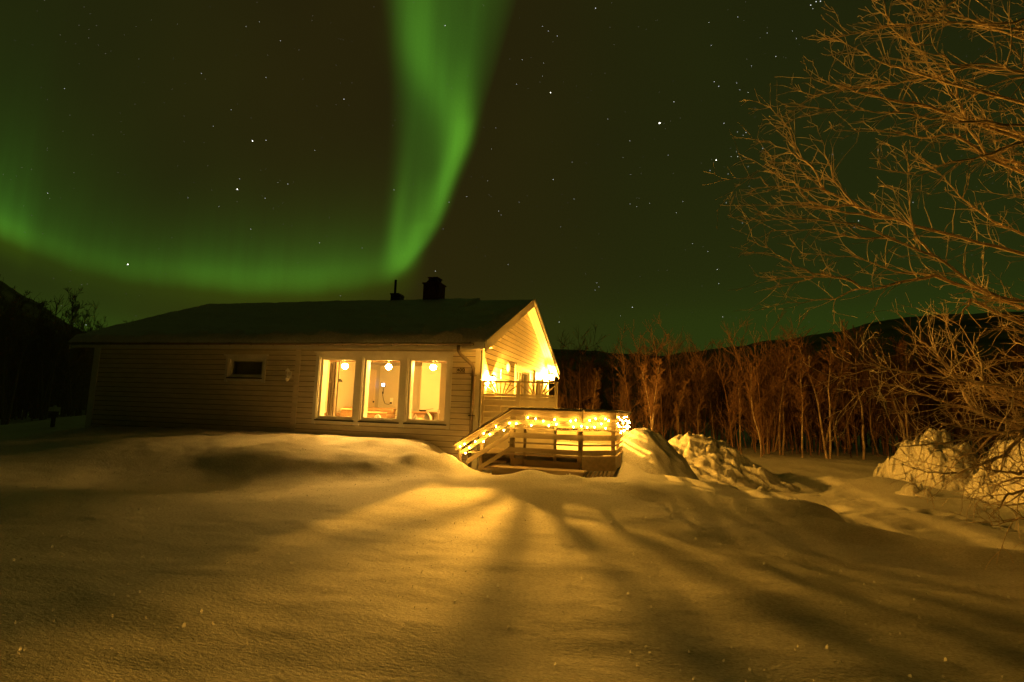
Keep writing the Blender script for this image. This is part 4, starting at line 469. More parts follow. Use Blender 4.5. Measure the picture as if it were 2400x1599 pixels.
mb.box(-3.06, -2.44, 3.6, 4.99, RF, RC - .002)        # chimney breast
mb.obj('interior_wall', M['wall_in'], house)
MB().box(RX0 - .01, RX1 + .01, RY0, RY1 + .01, RF - .05, RF).obj('interior_floor', M['floor'], house)
MB().box(RX0 - .01, RX1 + .01, RY0, RY1 + .01, RC, RC + .02).obj('interior_ceiling', M['ceil'], house)
mb = MB(); mb.box(RX0 + .002, RX0 + .03, 3.72, 4.62, RF, 2.62); idr = mb.obj('interior_door', M['wdoor'], house)
mb = MB()
for a, b, c, d_ in ((3.64, 3.72, RF, 2.70), (4.62, 4.70, RF, 2.70), (3.72, 4.62, 2.62, 2.70)): mb.box(RX0 + .002, RX0 + .045, a, b, c, d_)
mb.obj('door_frame', M['wdoor'], idr); MB().ball((RX0 + .07, 4.55, 1.65), .03, 8, 6).obj('handle', M['dark'], idr)
MB().box(-6.9, -5.7, .24, .25, 2.0, 2.7).obj('pane_backing', M['cream'], house); MB().box(-.16, -.13, 3.0, 4.8, .7, 2.75).obj('door_blind', M['cream'], house); MB().box(-.16, -.13, 5.55, 6.95, 1.1, 2.72).obj('pane_backing', M['cream'], house)  # pale sheet added behind the small pane to lighten it with bounced light
mb = MB()
for a, b in BW: mb.tube([(a + .05, .32, 2.60), (b - .02, .32, 2.60)], .018, 8)
mb.obj('curtain_rail', M['chest'], house)
MB().box(-2.85, -2.0, 4.6, 4.99, 1.9, 2.84).obj('kitchen_cabinet', M['cabinet'], house, bevel=.01)
MB().box(-2.43, -.35, 4.4, 4.99, RF, 1.49).obj('kitchen_unit', M['cabinet'], house); MB().box(-2.44, -.34, 4.36, 4.99, 1.49, 1.53).obj('worktop', M['counter'], house)
# ------------------------------------------------------------------ deck with stair and railing
DZ = .64
deck = thing('wooden_deck', (1.5, 2, 0), 'raised wooden deck with plank railing, stair and chamfered corner beside the gable', 'deck')
poly = [(.04, -.80), (2.41, -.80), (3.0, -.22), (3.0, 5.3), (.04, 5.3)]
mb = MB(); x = .04
while x < 3.0 - .01:                                    # planks run away from the front
    x1 = min(x + .118, 3.0); y0 = -.80 if x < 2.41 else -.80 + (x - 2.41) * .98; y1_ = -.80 if x1 <= 2.41 else -.80 + (x1 - 2.41) * .98
    mb.prism([(x, y0), (x1, y1_), (x1, 5.3), (x, 5.3)], 'z', DZ - .03, DZ); x += .124
mb.obj('deck_floor', M['deckwood'], deck)
def rim(a, b, z0, z1, th=.03):
    a, b = Vector((*a, 0)), Vector((*b, 0)); return MB().bar((a.x, a.y, (z0 + z1) / 2), (b.x, b.y, (z0 + z1) / 2), th, z1 - z0)
P0, P1, P2, P3 = (.92, -.835), (2.425, -.835), (3.035, -.235), (3.035, 5.3)
for a, b in ((P0, P1), (P1, P2), (P2, P3)): rim(a, b, DZ - .018, DZ + .018, .07).obj('edge_board', M['deckwood'], deck)
rim((.99, -.80), (1.22, -.80), .42, .55).obj('skirt_board', M['railwood'], deck); rim((1.29, -.815), (2.40, -.815), .40, .535).obj('skirt_board', M['railwood'], deck)
rim((2.42, -.81), (3.02, -.22), .36, DZ - .02).obj('skirt_board', M['railwood'], deck); rim((3.02, -.20), (3.02, 5.2), .34, DZ - .02).obj('skirt_board', M['railwood'], deck)
mb = MB()
for x, y in ((1.0, -.76), (1.255, -.76), (1.88, -.76), (2.36, -.76), (2.96, -.16), (2.96, 2.43)): MB().box(x - .035, x + .035, y - .03, y + .03, .1, DZ - .03).obj('deck_support', M['deckwood'], deck)
mb = MB(); mb.box(.72, 2.5, -1.25, -1.22, .1, .37); mb.box(.72, .75, -1.22, -.86, .1, .37)
for k in range(4): mb.box(.70, 2.52, -1.26 + k * .115, -1.26 + k * .115 + .105, .37, .40)
mb.obj('lower_step', M['deckwood'], deck)
mb = MB()
for k in range(9):                                      # diagonal boards closing the foot of the corner
    a = 2.42 + k * .075; mb.bar((a, -.86 + k * .07, .36), (a - .16, -1.0 + k * .07, .08), .05, .012, (0, -1, .3))
mb.obj('foot_board', M['deckwood'], deck)
posts = [(.99, -.78, .10), (1.255, -.77, .05), (1.88, -.77, .05), (2.39, -.77, .09), (2.985, -.20, .08), (2.985, 1.2, .07), (2.985, 2.6, .07), (2.985, 4.0, .07), (2.985, 5.27, .09), (1.5, 5.27, .08), (.12, 5.27, .08)]
for x, y, w in posts: MB().box(x - w / 2, x + w / 2, y - .035, y + .035, DZ - .1, 1.50).obj('post', M['railwood'], deck)
BANDS = [(1.235, 1.33), (1.14, 1.165), (.963, 1.07), (.85, .884), (.673, .77)]
segs = [(P0, P1), (P1, P2), (P2, P3), ((.1, 5.33), (3.0, 5.33))]
for si, (a, b) in enumerate(segs):
    bands = BANDS if si < 3 else [(1.02, 1.34), (.66, .955)]
    for z0, z1 in bands: rim(a, b, z0, z1, .026).obj('rail_board', M['railwood'] if si < 3 else M['screen'], deck)
    rim(a, b, 1.395, 1.53, .028).obj('rail_board', M['railwood'], deck)
    rim(a, b, 1.53, 1.56, .15).obj('handrail', M['railwood'], deck)
# stair running down to the left along the house wall
sl = (1.52 - .72) / (.95 + .25); ang = math.atan(sl)
def st(z, x): return z - (.93 - x) * sl
for z0, z1, xe, m in ((1.395, 1.53, -.22, 'railwood'), (1.235, 1.33, -.14, 'railwood'), (.963, 1.07, .05, 'railwood'), (.673, .77, .30, 'railwood')):
    mb = MB(); mb.prism([(.94, z0), (.94, z1), (xe, st(z1, xe)), (xe, st(z0, xe))], 'y', -.848, -.822); mb.obj('stair_rail_board', M[m], deck)
mb = MB(); mb.bar((1.0, -.835, 1.545), (-.25, -.835, st(1.545, -.25) + .0), .13, .035); mb.obj('handrail', M['railwood'], deck, bevel=.008)
for x in (.34, -.13): MB().box(x - .03, x + .03, -.80, -.75, -.1, st(1.5, x)).obj('post', M['railwood'], deck)
mb = MB()
for k in range(4): x = .86 - k * .27; mb.box(x - .27, x + .02, -.80, -.02, DZ - .16 * (k + 1) - .035, DZ - .16 * (k + 1))
mb.obj('stair_tread', M['deckwood'], deck)

# ------------------------------------------------------------------ privacy screen with two fan lights
scr = thing('privacy_screen', (.9, .06, .6), 'painted wooden privacy screen with two sunburst fans along its top', 'screen')
sx0, smid, sx1 = .045, .885, 1.755; ST, SB = 2.165, 1.875
for x, w in ((sx0 + .018, .036), (smid, .075), (sx1 - .03, .06)): MB().box(x - w / 2, x + w / 2, .03, .10, DZ, ST - .04).obj('post', M['screen'], scr)
MB().box(sx0 - .01, sx1 + .01, .015, .115, ST - .04, ST).obj('top_rail', M['screen'], scr)
for a, b in ((sx0 + .036, smid - .037), (smid + .037, sx1 - .06)):
    mb = MB(); cx = (a + b) / 2; mb.box(a, b, .035, .095, SB - .055, SB - .005); hh = ST - .045 - SB
    for t in (27, 47, 66, 90, 114, 133, 153):
        dx_, dz_ = math.cos(math.radians(t)), math.sin(math.radians(t)); r0 = .09
        r1 = min((b - a) / 2 / abs(dx_) if abs(dx_) > .01 else 9, hh / dz_)
        mb.bar((cx + dx_ * r0 * 1.5, .065, SB - .004 + dz_ * .0), (cx + dx_ * r1, .065, SB + dz_ * r1), .026, .026, (0, 1, 0))
    mb.obj('sunburst_fan', M['screen'], scr)
    mb = MB(); z = DZ + .02; k = 0
    while z < SB - .07:
        h = min(.135, SB - .06 - z); mb.box(a, b, .055 - .012 * (k % 2), .085, z, z + h - .004)
        if k % 2 == 0:
            mid = cx; mb.box(a, a + .02, .034, .05, z, z + h); mb.box(mid - .025, mid + .025, .034, .05, z, z + h); mb.box(b - .02, b, .034, .05, z, z + h)
        z += h; k += 1
    mb.obj('panel', M['screen'], scr)

# ------------------------------------------------------------------ string of lights along the rail
sl_ = thing('string_lights', (1.5, -.86, 1.2), 'string of small warm bulbs wound along the deck rail and down the stair', 'fairy lights')
bp = [(x, -.892, z) for x, z in BULBS_FRONT] + [(x, y - .02, z) for x, y, z in BULBS_CORNER]
rr = random.Random(5); y = -.22; k = 0
while len(bp) < 60:
    bp.append((3.062 + rr.uniform(0, .02), y, 1.27 + .11 * math.sin(k * 2.1) + rr.uniform(-.09, .09))); y += 5.2 / 29; k += 1
M['bulb'] = glow('fairy_bulb', (1, .48, .055), 470.0)
path = []
for a, b in zip(bp[:-1], bp[1:]):
    a_, b_ = Vector(a), Vector(b); path.append(a_)
    if (b_ - a_).length < .6: path.append((a_ + b_) / 2 - Vector((0, 0, .03)))
path.append(Vector(bp[-1]))
mb = MB(); mb.tube([p + Vector((0, .008 if p.x < 2.4 else 0, .016)) for p in path], .004, 4); mb.obj('wire', M['wire'], sl_)
bb = MB().ball((0, 0, 0), .0115, 8, 6, 1.25)
for p in bp:
    q = MB(); q.v = [(v[0] + p[0], v[1] + p[1], v[2] + p[2]) for v in bb.v]; q.f = bb.f
    q.obj('bulb', M['bulb'], sl_, True)

# ------------------------------------------------------------------ lanterns
def lantern(c, out, w, h, label, lit, strength=0, metal='lanternblack', arm=.12, br=.03, base_r=None, cap_r=None):
    """wall lantern: c is the centre of the cage, out the direction away from the wall"""
    t = thing('wall_lantern', c, label, 'lantern'); c = Vector(c); o = Vector(out); r = w / 2
    mb = MB(); n = 4; cage = [(r * .8 * math.cos(math.pi * 2 * (k + .5) / n), r * .8 * math.sin(math.pi * 2 * (k + .5) / n)) for k in range(n)]
    for a, b in cage: mb.bar((c.x + a, c.y + b, c.z - h * .28), (c.x + a * 1.15, c.y + b * 1.15, c.z + h * .24), .006, .006, (o.x, o.y, .01))
    mb.lathe([(base_r or r * .85, 0), (base_r or r * .95, .012), (r * .5, .02)], (c.x, c.y, c.z - h * .30), 6); mb.lathe([(r * 1.05, 0), (r * 1.05, .012)], (c.x, c.y, c.z + h * .24), 6)
    mb.obj('cage', M[metal], t)
    MB().lathe([(cap_r or r * 1.2, 0), (r * .75, h * .12), (r * .22, h * .20), (.008, h * .27)], (c.x, c.y, c.z + h * .25), 6).obj('cap', M[metal], t)
    MB().lathe([(.010, -h * .2), (r * .3, -h * .13), (r * .85, 0)], (c.x, c.y, c.z - h * .30), 6).obj('base', M[metal], t)
    wp = c - o * arm; sd = Vector((0, 0, 1)).cross(o); mb = MB()
    q = wp + o * .02; mb.bar(wp + o * .012 - Vector((0, 0, h * .22)), wp + o * .012 + Vector((0, 0, h * .22)), .09, .024, o)
    mb.tube([wp + o * .02 - Vector((0, 0, h * .1)), c - o * (arm * .4) - Vector((0, 0, h * .42)), c - Vector((0, 0, h * .40))], .011, 6); mb.obj('bracket', M[metal], t)
    b = MB().ball((c.x, c.y, c.z - h * .02), br, 12, 8, 1.2)
    b.obj('bulb', glow('lamp_bulb', LAMP, strength / (math.pi * br * br)) if lit else M['porcelain'], t, True)
    return t
lantern((-4.95, -.15, 2.20), (0, -1, 0), .115, .33, 'unlit white lantern with pointed cap on the long front wall', False, metal='lantern', arm=.11)
lantern((.085, .68, 2.215), (1, 0, 0), .13, .28, 'dazzling lit lantern on the gable wall behind the sunburst screen', True, 132, arm=.06, br=.025, cap_r=.10, base_r=.10)
lantern((.25, 7.3, 2.72), (1, 0, 0), .20, .34, 'lit black capped lantern under the eave at the far gable corner', True, 180, arm=.22, br=.085, base_r=.13)
t = thing('thermometer', (.045, 1.55, 2.42), 'thin pale outdoor thermometer on the gable wall by the door', 'thermometer')
MB().box(.028, .045, 1.53, 1.575, 2.30, 2.54).obj('scale_plate', M['porcelain'], t); MB().tube([(.05, 1.552, 2.33), (.05, 1.552, 2.52)], .006, 6).obj('tube', M['ink'], t)
t = thing('sconce', (.09, 2.0, 2.62), 'small white upright sconce on the gable wall left of the patio door', 'lamp')
MB().lathe([(.02, -.12), (.05, -.06), (.055, .05), (.02, .12)], (.09, 2.0, 2.62), 10).obj('shade', M['porcelain'], t, True); MB().box(.026, .07, 1.975, 2.025, 2.59, 2.65).obj('bracket', M['lantern'], t)
# ------------------------------------------------------------------ house number
sg = thing('house_number_sign', (-.465, -.04, 2.385), 'small framed house number plate reading 400 on the front wall', 'sign')
MB().box(-.56, -.37, -.046, -.03, 2.322, 2.45).obj('plate', M['sign'], sg, bevel=.004)
mb = MB()
for a, b, c, d_ in ((-.56, -.37, 2.44, 2.45), (-.56, -.37, 2.322, 2.332), (-.56, -.55, 2.332, 2.44), (-.38, -.37, 2.332, 2.44)): mb.box(a, b, -.050, -.0465, c, d_)
mb.obj('rim', M['ink'], sg)
fc = bpy.data.curves.new('digits', 'FONT'); fc.body = '400'; fc.size = .125; fc.extrude = .002; fc.align_x = 'CENTER'; fc.align_y = 'CENTER'; fc.offset = .003; fc.space_character = 1.05
fo = bpy.data.objects.new('digits_source', fc); S.collection.objects.link(fo); bpy.context.view_layer.update()
dm = bpy.data.meshes.new_from_object(fo.evaluated_get(bpy.context.evaluated_depsgraph_get())); bpy.data.objects.remove(fo)
do = bpy.data.objects.new('digits', dm); S.collection.objects.link(do); dm.materials.clear(); dm.materials.append(M['ink']); do.parent = sg
do.rotation_euler = (math.pi / 2, 0, 0); do.scale = (.86, 1.0, 1); do.location = (0, -.0095, 0)

# ------------------------------------------------------------------ furnishings seen through the panes
M['globe'] = glow('pendant_globe', (1, .49, .082), 1000.0)
for x, w in ((-4.08, 'left'), (-2.82, 'middle'), (-1.587, 'right')):
    t = thing('pendant_lamp', (x, 1.0, 2.52), f'glowing white globe pendant in the {w} pane of the triple window', 'lamp', 'globe pendants in the window')
    MB().ball((x, 1.0, 2.52), .077, 20, 12, .92).obj('globe', M['globe'], t, True)
    mb = MB(); mb.tube([(x, 1.0, 2.59), (x, 1.0, RC)], .005, 5); mb.lathe([(.03, 0), (.03, .05), (.01, .06)], (x, 1.0, 2.595), 10); mb.obj('cord', M['wire'], t)
mb = MB(); n = 26; V = []
for k in range(n): u = k / (n - 1); V.append((-4.155 + .22 * u, .42 + .035 * math.sin(u * 21) + .05 * u))
mb.add([(a, b, .70) for a, b in V] + [(a, b, 2.6) for a, b in V] + [(a + .004, b + .014, .70) for a, b in V] + [(a + .004, b + .014, 2.6) for a, b in V],
       [(i, i + 1, n + i + 1, n + i) for i in range(n - 1)] + [(2 * n + i + 1, 2 * n + i, 3 * n + i, 3 * n + i + 1) for i in range(n - 1)])
tag(mb.obj('curtain', M['fabric'], None, True), 'dark pleated curtain hanging at the left edge of the window', 'curtain')
t = thing('floor_lamp', (-4.98, 2.0, RF), 'slim arched floor lamp with small dark shade behind the left pane', 'lamp')
MB().lathe([(.14, 0), (.14, .02), (.02, .035)], (-5.02, 2.0, RF), 16).obj('foot', M['dark'], t)
MB().tube([(-5.02, 2, RF + .03), (-5.03, 2, 1.7), (-5.02, 2, 2.08), (-4.98, 2, 2.16), (-4.92, 2, 2.2), (-4.87, 2, 2.21)], .009, 6).obj('stem', M['brass'], t)
MB().lathe([(.085, -.05), (.06, .0), (.02, .035)], (-4.83, 2.0, 2.205), 14).obj('lamp_shade', M['iron'], t)
def sofa(x0, x1, y0, label, arm=.16, name='sofa'):
    t = thing(name, ((x0 + x1) / 2, y0 + .45, RF), label, name); b = .03
    MB().box(x0, x1, y0 + .05, y0 + .85, RF + .08, RF + .45).obj('seat', M['leather'], t, bevel=.04)
    MB().box(x0, x1, y0 + .72, y0 + .98, RF + .3, RF + .82).obj('backrest', M['leather'], t, bevel=.07)
    for a in (x0 - arm, x1): MB().box(a, a + arm, y0, y0 + .95, RF + .08, RF + .64).obj('armrest', M['leather'], t, bevel=.06)
    mb = MB()
    for a in (x0, x1 - .05):
        for c in (y0 + .1, y0 + .85): mb.box(a, a + .05, c, c + .05, RF, RF + .09)
    mb.obj('leg', M['chest'], t); return t
sofa(-5.0, -4.62, 1.75, 'brown leather armchair in the corner beyond the left pane', .13, 'armchair')
sofa(-4.45, -3.50, 2.05, 'brown leather sofa with rounded back behind the middle pane', .18)
def chest(x0, x1, y0, y1, zt, label):
    t = thing('cabinet', ((x0 + x1) / 2, (y0 + y1) / 2, RF), label, 'cabinet')
    MB().box(x0 + .02, x1 - .02, y0 + .02, y1 - .02, RF, zt - .04).obj('body', M['chest'], t); MB().box(x0, x1, y0, y1, zt - .04, zt).obj('top', M['chest_top'], t, bevel=.006)
    mb = MB()
    for k in range(2): a = x0 + .05 + k * (x1 - x0 - .08) / 2; mb.box(a, a + (x1 - x0 - .14) / 2, y0 + .005, y0 + .018, RF + .06, zt - .08)
    mb.obj('door', M['chest'], t)
chest(-4.42, -3.95, 1.45, 1.75, 1.42, 'low brown cabinet behind the left pane beside the mullion'); chest(-3.92, -3.22, 1.5, 1.85, 1.36, 'low brown cabinet in front of the sofa behind the middle pane')
t = thing('weather_display', (-4.985, 4.97, 2.23), 'small lit white display hung on the back wall seen in the middle pane', 'display')
MB().box(-5.10, -4.965, 4.96, 4.995, 2.16, 2.29).obj('housing', M['iron'], t); MB().box(-5.085, -4.98, 4.952, 4.959, 2.175, 2.275).obj('screen', glow('display_screen', (.8, .75, 1.0), 6.0), t)
MB().tube([(-5.03, 4.97, 2.16), (-5.02, 4.97, 2.05), (-5.04, 4.97, 1.9), (-5.0, 4.97, 1.74), (-4.93, 4.97, 1.60), (-4.80, 4.97, 1.58), (-4.72, 4.97, 1.62)], .008, 5).obj('cord', M['iron'], t)
MB().box(-5.055, -5.02, 4.955, 4.985, 1.93, 2.0).obj('cord_switch', M['iron'], t)
t = thing('wall_socket', (-4.71, 4.98, 1.64), 'white wall socket with dark plug seen in the middle pane', 'socket')
MB().box(-4.76, -4.66, 4.98, 4.998, 1.58, 1.80).obj('plate', M['porcelain'], t); MB().box(-4.735, -4.685, 4.93, 4.979, 1.60, 1.66).obj('plug', M['iron'], t)
t = thing('wood_stove', (-2.76, 3.2, RF), 'brown stove with arched door behind the right pane', 'stove')
MB().box(-2.98, -2.52, 3.0, 3.45, RF, 1.34).obj('body', M['stove'], t, bevel=.01); MB().box(-3.05, -2.45, 2.95, 3.5, 1.34, 1.40).obj('top', M['stove'], t, bevel=.012)
mb = MB(); arc_ = [(-2.75 + .17 * math.cos(a), 1.05 + .17 * math.sin(a)) for a in np.linspace(0, math.pi, 13)] + [(-2.92, .8), (-2.58, .8)]
mb.prism(arc_, 'y', 2.97, 2.998); mb.prism([(-2.75 + .08, 1.05), (-2.75, 1.13), (-2.83, 1.05), (-2.75, .97)], 'y', 2.955, 2.969); mb.obj('door', M['chest_top'], t)
t = thing('frying_pan', (-2.72, 3.15, 1.40), 'dark frying pan with long handle on top of the stove', 'pan')
MB().lathe([(.09, 0), (.12, .05), (.11, .05), (.085, .012)], (-2.76, 3.15, 1.402), 18).obj('bowl', M['iron'], t); MB().bar((-2.65, 3.15, 1.45), (-2.42, 3.12, 1.49), .02, .012).obj('handle', M['iron'], t)
zs_ = BZ[0] + .024
t = thing('arch_ornament', (-2.62, .2, zs_), 'white arched ornament on the sill of the middle pane', 'ornament')
mb = MB(); a = np.linspace(0, math.pi, 12); mb.prism([(-2.62 + .085 * math.cos(q), zs_ + .02 + .12 * math.sin(q)) for q in a] + [(-2.62 + .04 * math.cos(q), zs_ + .02 + .07 * math.sin(q)) for q in a[::-1]], 'y', .19, .24); mb.box(-2.71, -2.53, .17, .26, zs_, zs_ + .02); mb.obj('arch', M['porcelain'], t)
MB().ball((-2.62, .215, zs_ + .05), .022, 8, 6).obj('figure', M['porcelain'], t, True)
tag(MB().lathe([(.075, 0), (.05, .045), (.062, .045), (.04, .09), (.05, .09), (.025, .14), (.006, .18)], (-1.63, .2, zs_), 14).obj('tree_ornament', M['porcelain'], None), 'white tiered tree ornament on the sill of the right pane', 'ornament')
t = thing('house_ornament', (-1.32, .2, zs_), 'white porcelain toy house on the sill of the right pane', 'ornament')
MB().box(-1.395, -1.245, .14, .26, zs_, zs_ + .12).obj('wall', M['porcelain'], t); MB().prism([(-1.405, zs_ + .12), (-1.235, zs_ + .12), (-1.32, zs_ + .215)], 'y', .13, .27).obj('roof', M['porcelain'], t); MB().box(-1.35, -1.31, .18, .22, zs_ + .165, zs_ + .235).obj('chimney', M['porcelain'], t)
for x, h, l in ((-1.06, .30, 'shorter candlestick with pale cup standing at the right of the sill'), (-.88, .36, 'taller candlestick with pale cup at the far right of the sill')):
    t = thing('candlestick', (x, .2, zs_), l, 'candlestick')
    MB().lathe([(.04, 0), (.04, .01), (.008, .025), (.008, h * .6), (.012, h * .62), (.008, h * .66)], (x, .2, zs_), 10).obj('stem', M['brass'], t)
    MB().lathe([(.012, 0), (.034, .03), (.038, .09), (.034, .09), (.02, .02)], (x, .2, zs_ + h * .66), 12).obj('cup', M['porcelain'], t)
t = thing('potted_ring', (-2.08, .2, zs_), 'round pale ring ornament in a pot at the right of the middle pane', 'ornament')
MB().lathe([(.045, 0), (.06, .11), (.05, .11)], (-2.08, .2, zs_), 12).obj('pot', M['porcelain'], t); a = np.linspace(0, 2 * math.pi, 19); MB().tube([(-2.08 + .07 * math.cos(q), .2, zs_ + .19 + .07 * math.sin(q)) for q in a], .014, 6).obj('ring', M['brass'], t, True)
tag(MB().lathe([(.03, 0), (.03, .12), (.012, .16), (.012, .2)], (-3.27, .2, zs_), 10).obj('bottle', M['iron'], None), 'small dark bottle on the sill of the left pane', 'bottle')

# ------------------------------------------------------------------ post with a small box at the left edge
px_, py_ = -14.2, 1.2; g_ = gz(px_, py_)
t = thing('marker_post', (px_, py_, g_), 'short wooden post with small pale box on top standing in the snow', 'post')
MB().box(px_ - .04, px_ + .04, py_ - .04, py_ + .04, g_ - .3, g_ + .50).obj('post', M['wood_post'], t)
MB().box(px_ - .12, px_ + .12, py_ - .09, py_ + .09, g_ + .50, g_ + .63).obj('box', M['porcelain'], t); MB().lathe([(.05, 0), (.055, .02), (.03, .05)], (px_, py_, g_ + .632), 10).obj('cap', M['snow'], t)

# ------------------------------------------------------------------ snow lying on the roof, rail and deck
mb = MB(); nx2, nt2 = 340, 60; Vt = []; Vb = []
Lr = 3.9 + .62
for j in range(nt2 + 1):
    tt = (j / nt2) ** 1.7
    for i in range(nx2 + 1):
        u = i / nx2; x = -11.38 + 11.68 * u
        ed = noise.noise((x * 1.1, 5.5, 0)) * .5 + noise.noise((x * 3.7, 1.5, 0)) * .3
        y0 = -.735 + .05 * ed; y = y0 + (3.92 - y0) * tt; base = under(y) + T + .004
        s = (y - y0); right = .31 - x - .03 - .03 * noise.noise((y * 5, 2, 0))
        th = .17 + .035 * noise.noise((x * .7, y * 1.1, 0)) + .03 * noise.noise((x * 2.6, y * 3.1, 2)) + .015 * noise.noise((x * 8, y * 9, 4))
        th += (.075 * noise.noise((x * 3.3, s * 5, 6)) + .045 * noise.noise((x * 8.5, s * 11, 1))) * math.exp(-s / .45) * (1 if x > -8.5 else .3)
        lip = .13 * max(0, noise.noise((x * 1.3, 8.1, 0)) + .25) * math.exp(-((s - .28) / .16) ** 2)
        if x > -9: th += lip
        bare = .5 + .5 * math.tanh((y - 2.6 + 1.2 * noise.noise((x * 1.5, 9, 1))) * 2.5) if x > -1.4 else 0
        th *= (1 - .75 * bare) if x > -1.4 else 1
        th *= 1 - .45 * tt ** 4
        e1 = max(0, min(1, s / .09)) ** .5; e2 = max(0, min(1, right / (.22 if x > -2 else .1))) ** .5; e3 = max(0, min(1, (x + 11.40) / .12)) ** .5
        z = base + max(0, th * e1 * e2 * e3) + (.02 * noise.noise((x * 14, y * 14, 0)) if right < .35 else 0)
        Vt.append((x, y, max(z, base - .002)))
mb.add(Vt, [(j * (nx2 + 1) + i, j * (nx2 + 1) + i + 1, (j + 1) * (nx2 + 1) + i + 1, (j + 1) * (nx2 + 1) + i) for j in range(nt2) for i in range(nx2)])
mb.add([(x, 7.84 - y, z) for x, y, z in Vt[::1]], [((j + 1) * (nx2 + 1) + i, (j + 1) * (nx2 + 1) + i + 1, j * (nx2 + 1) + i + 1, j * (nx2 + 1) + i) for j in range(nt2) for i in range(nx2)])
tag(mb.obj('roof_snow', M['snow_lump'], None, True), 'thick uneven layer of snow covering the house roof above the gutter', 'snow')
def cap(path, w, h, name, label):
    mb = MB(); n = 8; V = []; m_ = len(path)
    for i, p in enumerate(path):
        p = Vector(p); d_ = (Vector(path[min(i + 1, m_ - 1)]) - Vector(path[max(i - 1, 0)])).normalized(); sd = d_.cross(Vector((0, 0, 1))).normalized()
        hh = h * (.75 + .6 * noise.noise((i * .37, len(path), 0))) * (1 if 0 < i < m_ - 1 else .1)
        for k in range(n): a = math.pi * k / (n - 1); V.append(p + sd * (w / 2 * math.cos(a)) + Vector((0, 0, hh * math.sin(a) ** .7)))
    mb.add(V, [(i * n + k, i * n + k + 1, (i + 1) * n + k + 1, (i + 1) * n + k) for i in range(m_ - 1) for k in range(n - 1)])
    return tag(mb.obj(name, M['snow'], None, True), label, 'snow')
ln = lambda a, b, n: [tuple(Vector(a).lerp(Vector(b), k / n)) for k in range(n + 1)]
cap(ln((.96, -.835, 1.559), (2.425, -.835, 1.561), 40)[:-1] + ln((2.425, -.835, 1.561), (3.035, -.235, 1.561), 16)[:-1] + ln((3.035, -.235, 1.561), (3.035, 5.3, 1.561), 70), .13, .03, 'rail_snow', 'thin ridge of snow lying on the flat deck handrail')
cap(ln((-.25, -.835, st(1.562, -.25)), (.93, -.835, 1.562), 30), .11, .018, 'stair_rail_snow', 'thin strip of snow on the sloping stair handrail')
mb = MB(); nn = 40; V = []
for j in range(nn + 1):
    for i in range(nn + 1):
        x = 1.0 + 1.94 * i / nn; y = -.74 + 5.9 * (j / nn) ** 1.5
        if x > 2.41: y = max(y, -.72 + (x - 2.41) * .98)
        V.append((x, y, DZ + .004 + .035 * max(0, .55 + noise.noise((x * 2, y * 2, 0)))))
mb.add(V, [(j * (nn + 1) + i, j * (nn + 1) + i + 1, (j + 1) * (nn + 1) + i + 1, (j + 1) * (nn + 1) + i) for j in range(nn) for i in range(nn)])
tag(mb.obj('deck_snow', M['snow'], None, True), 'thin trodden sheet of snow on the deck floor', 'snow')
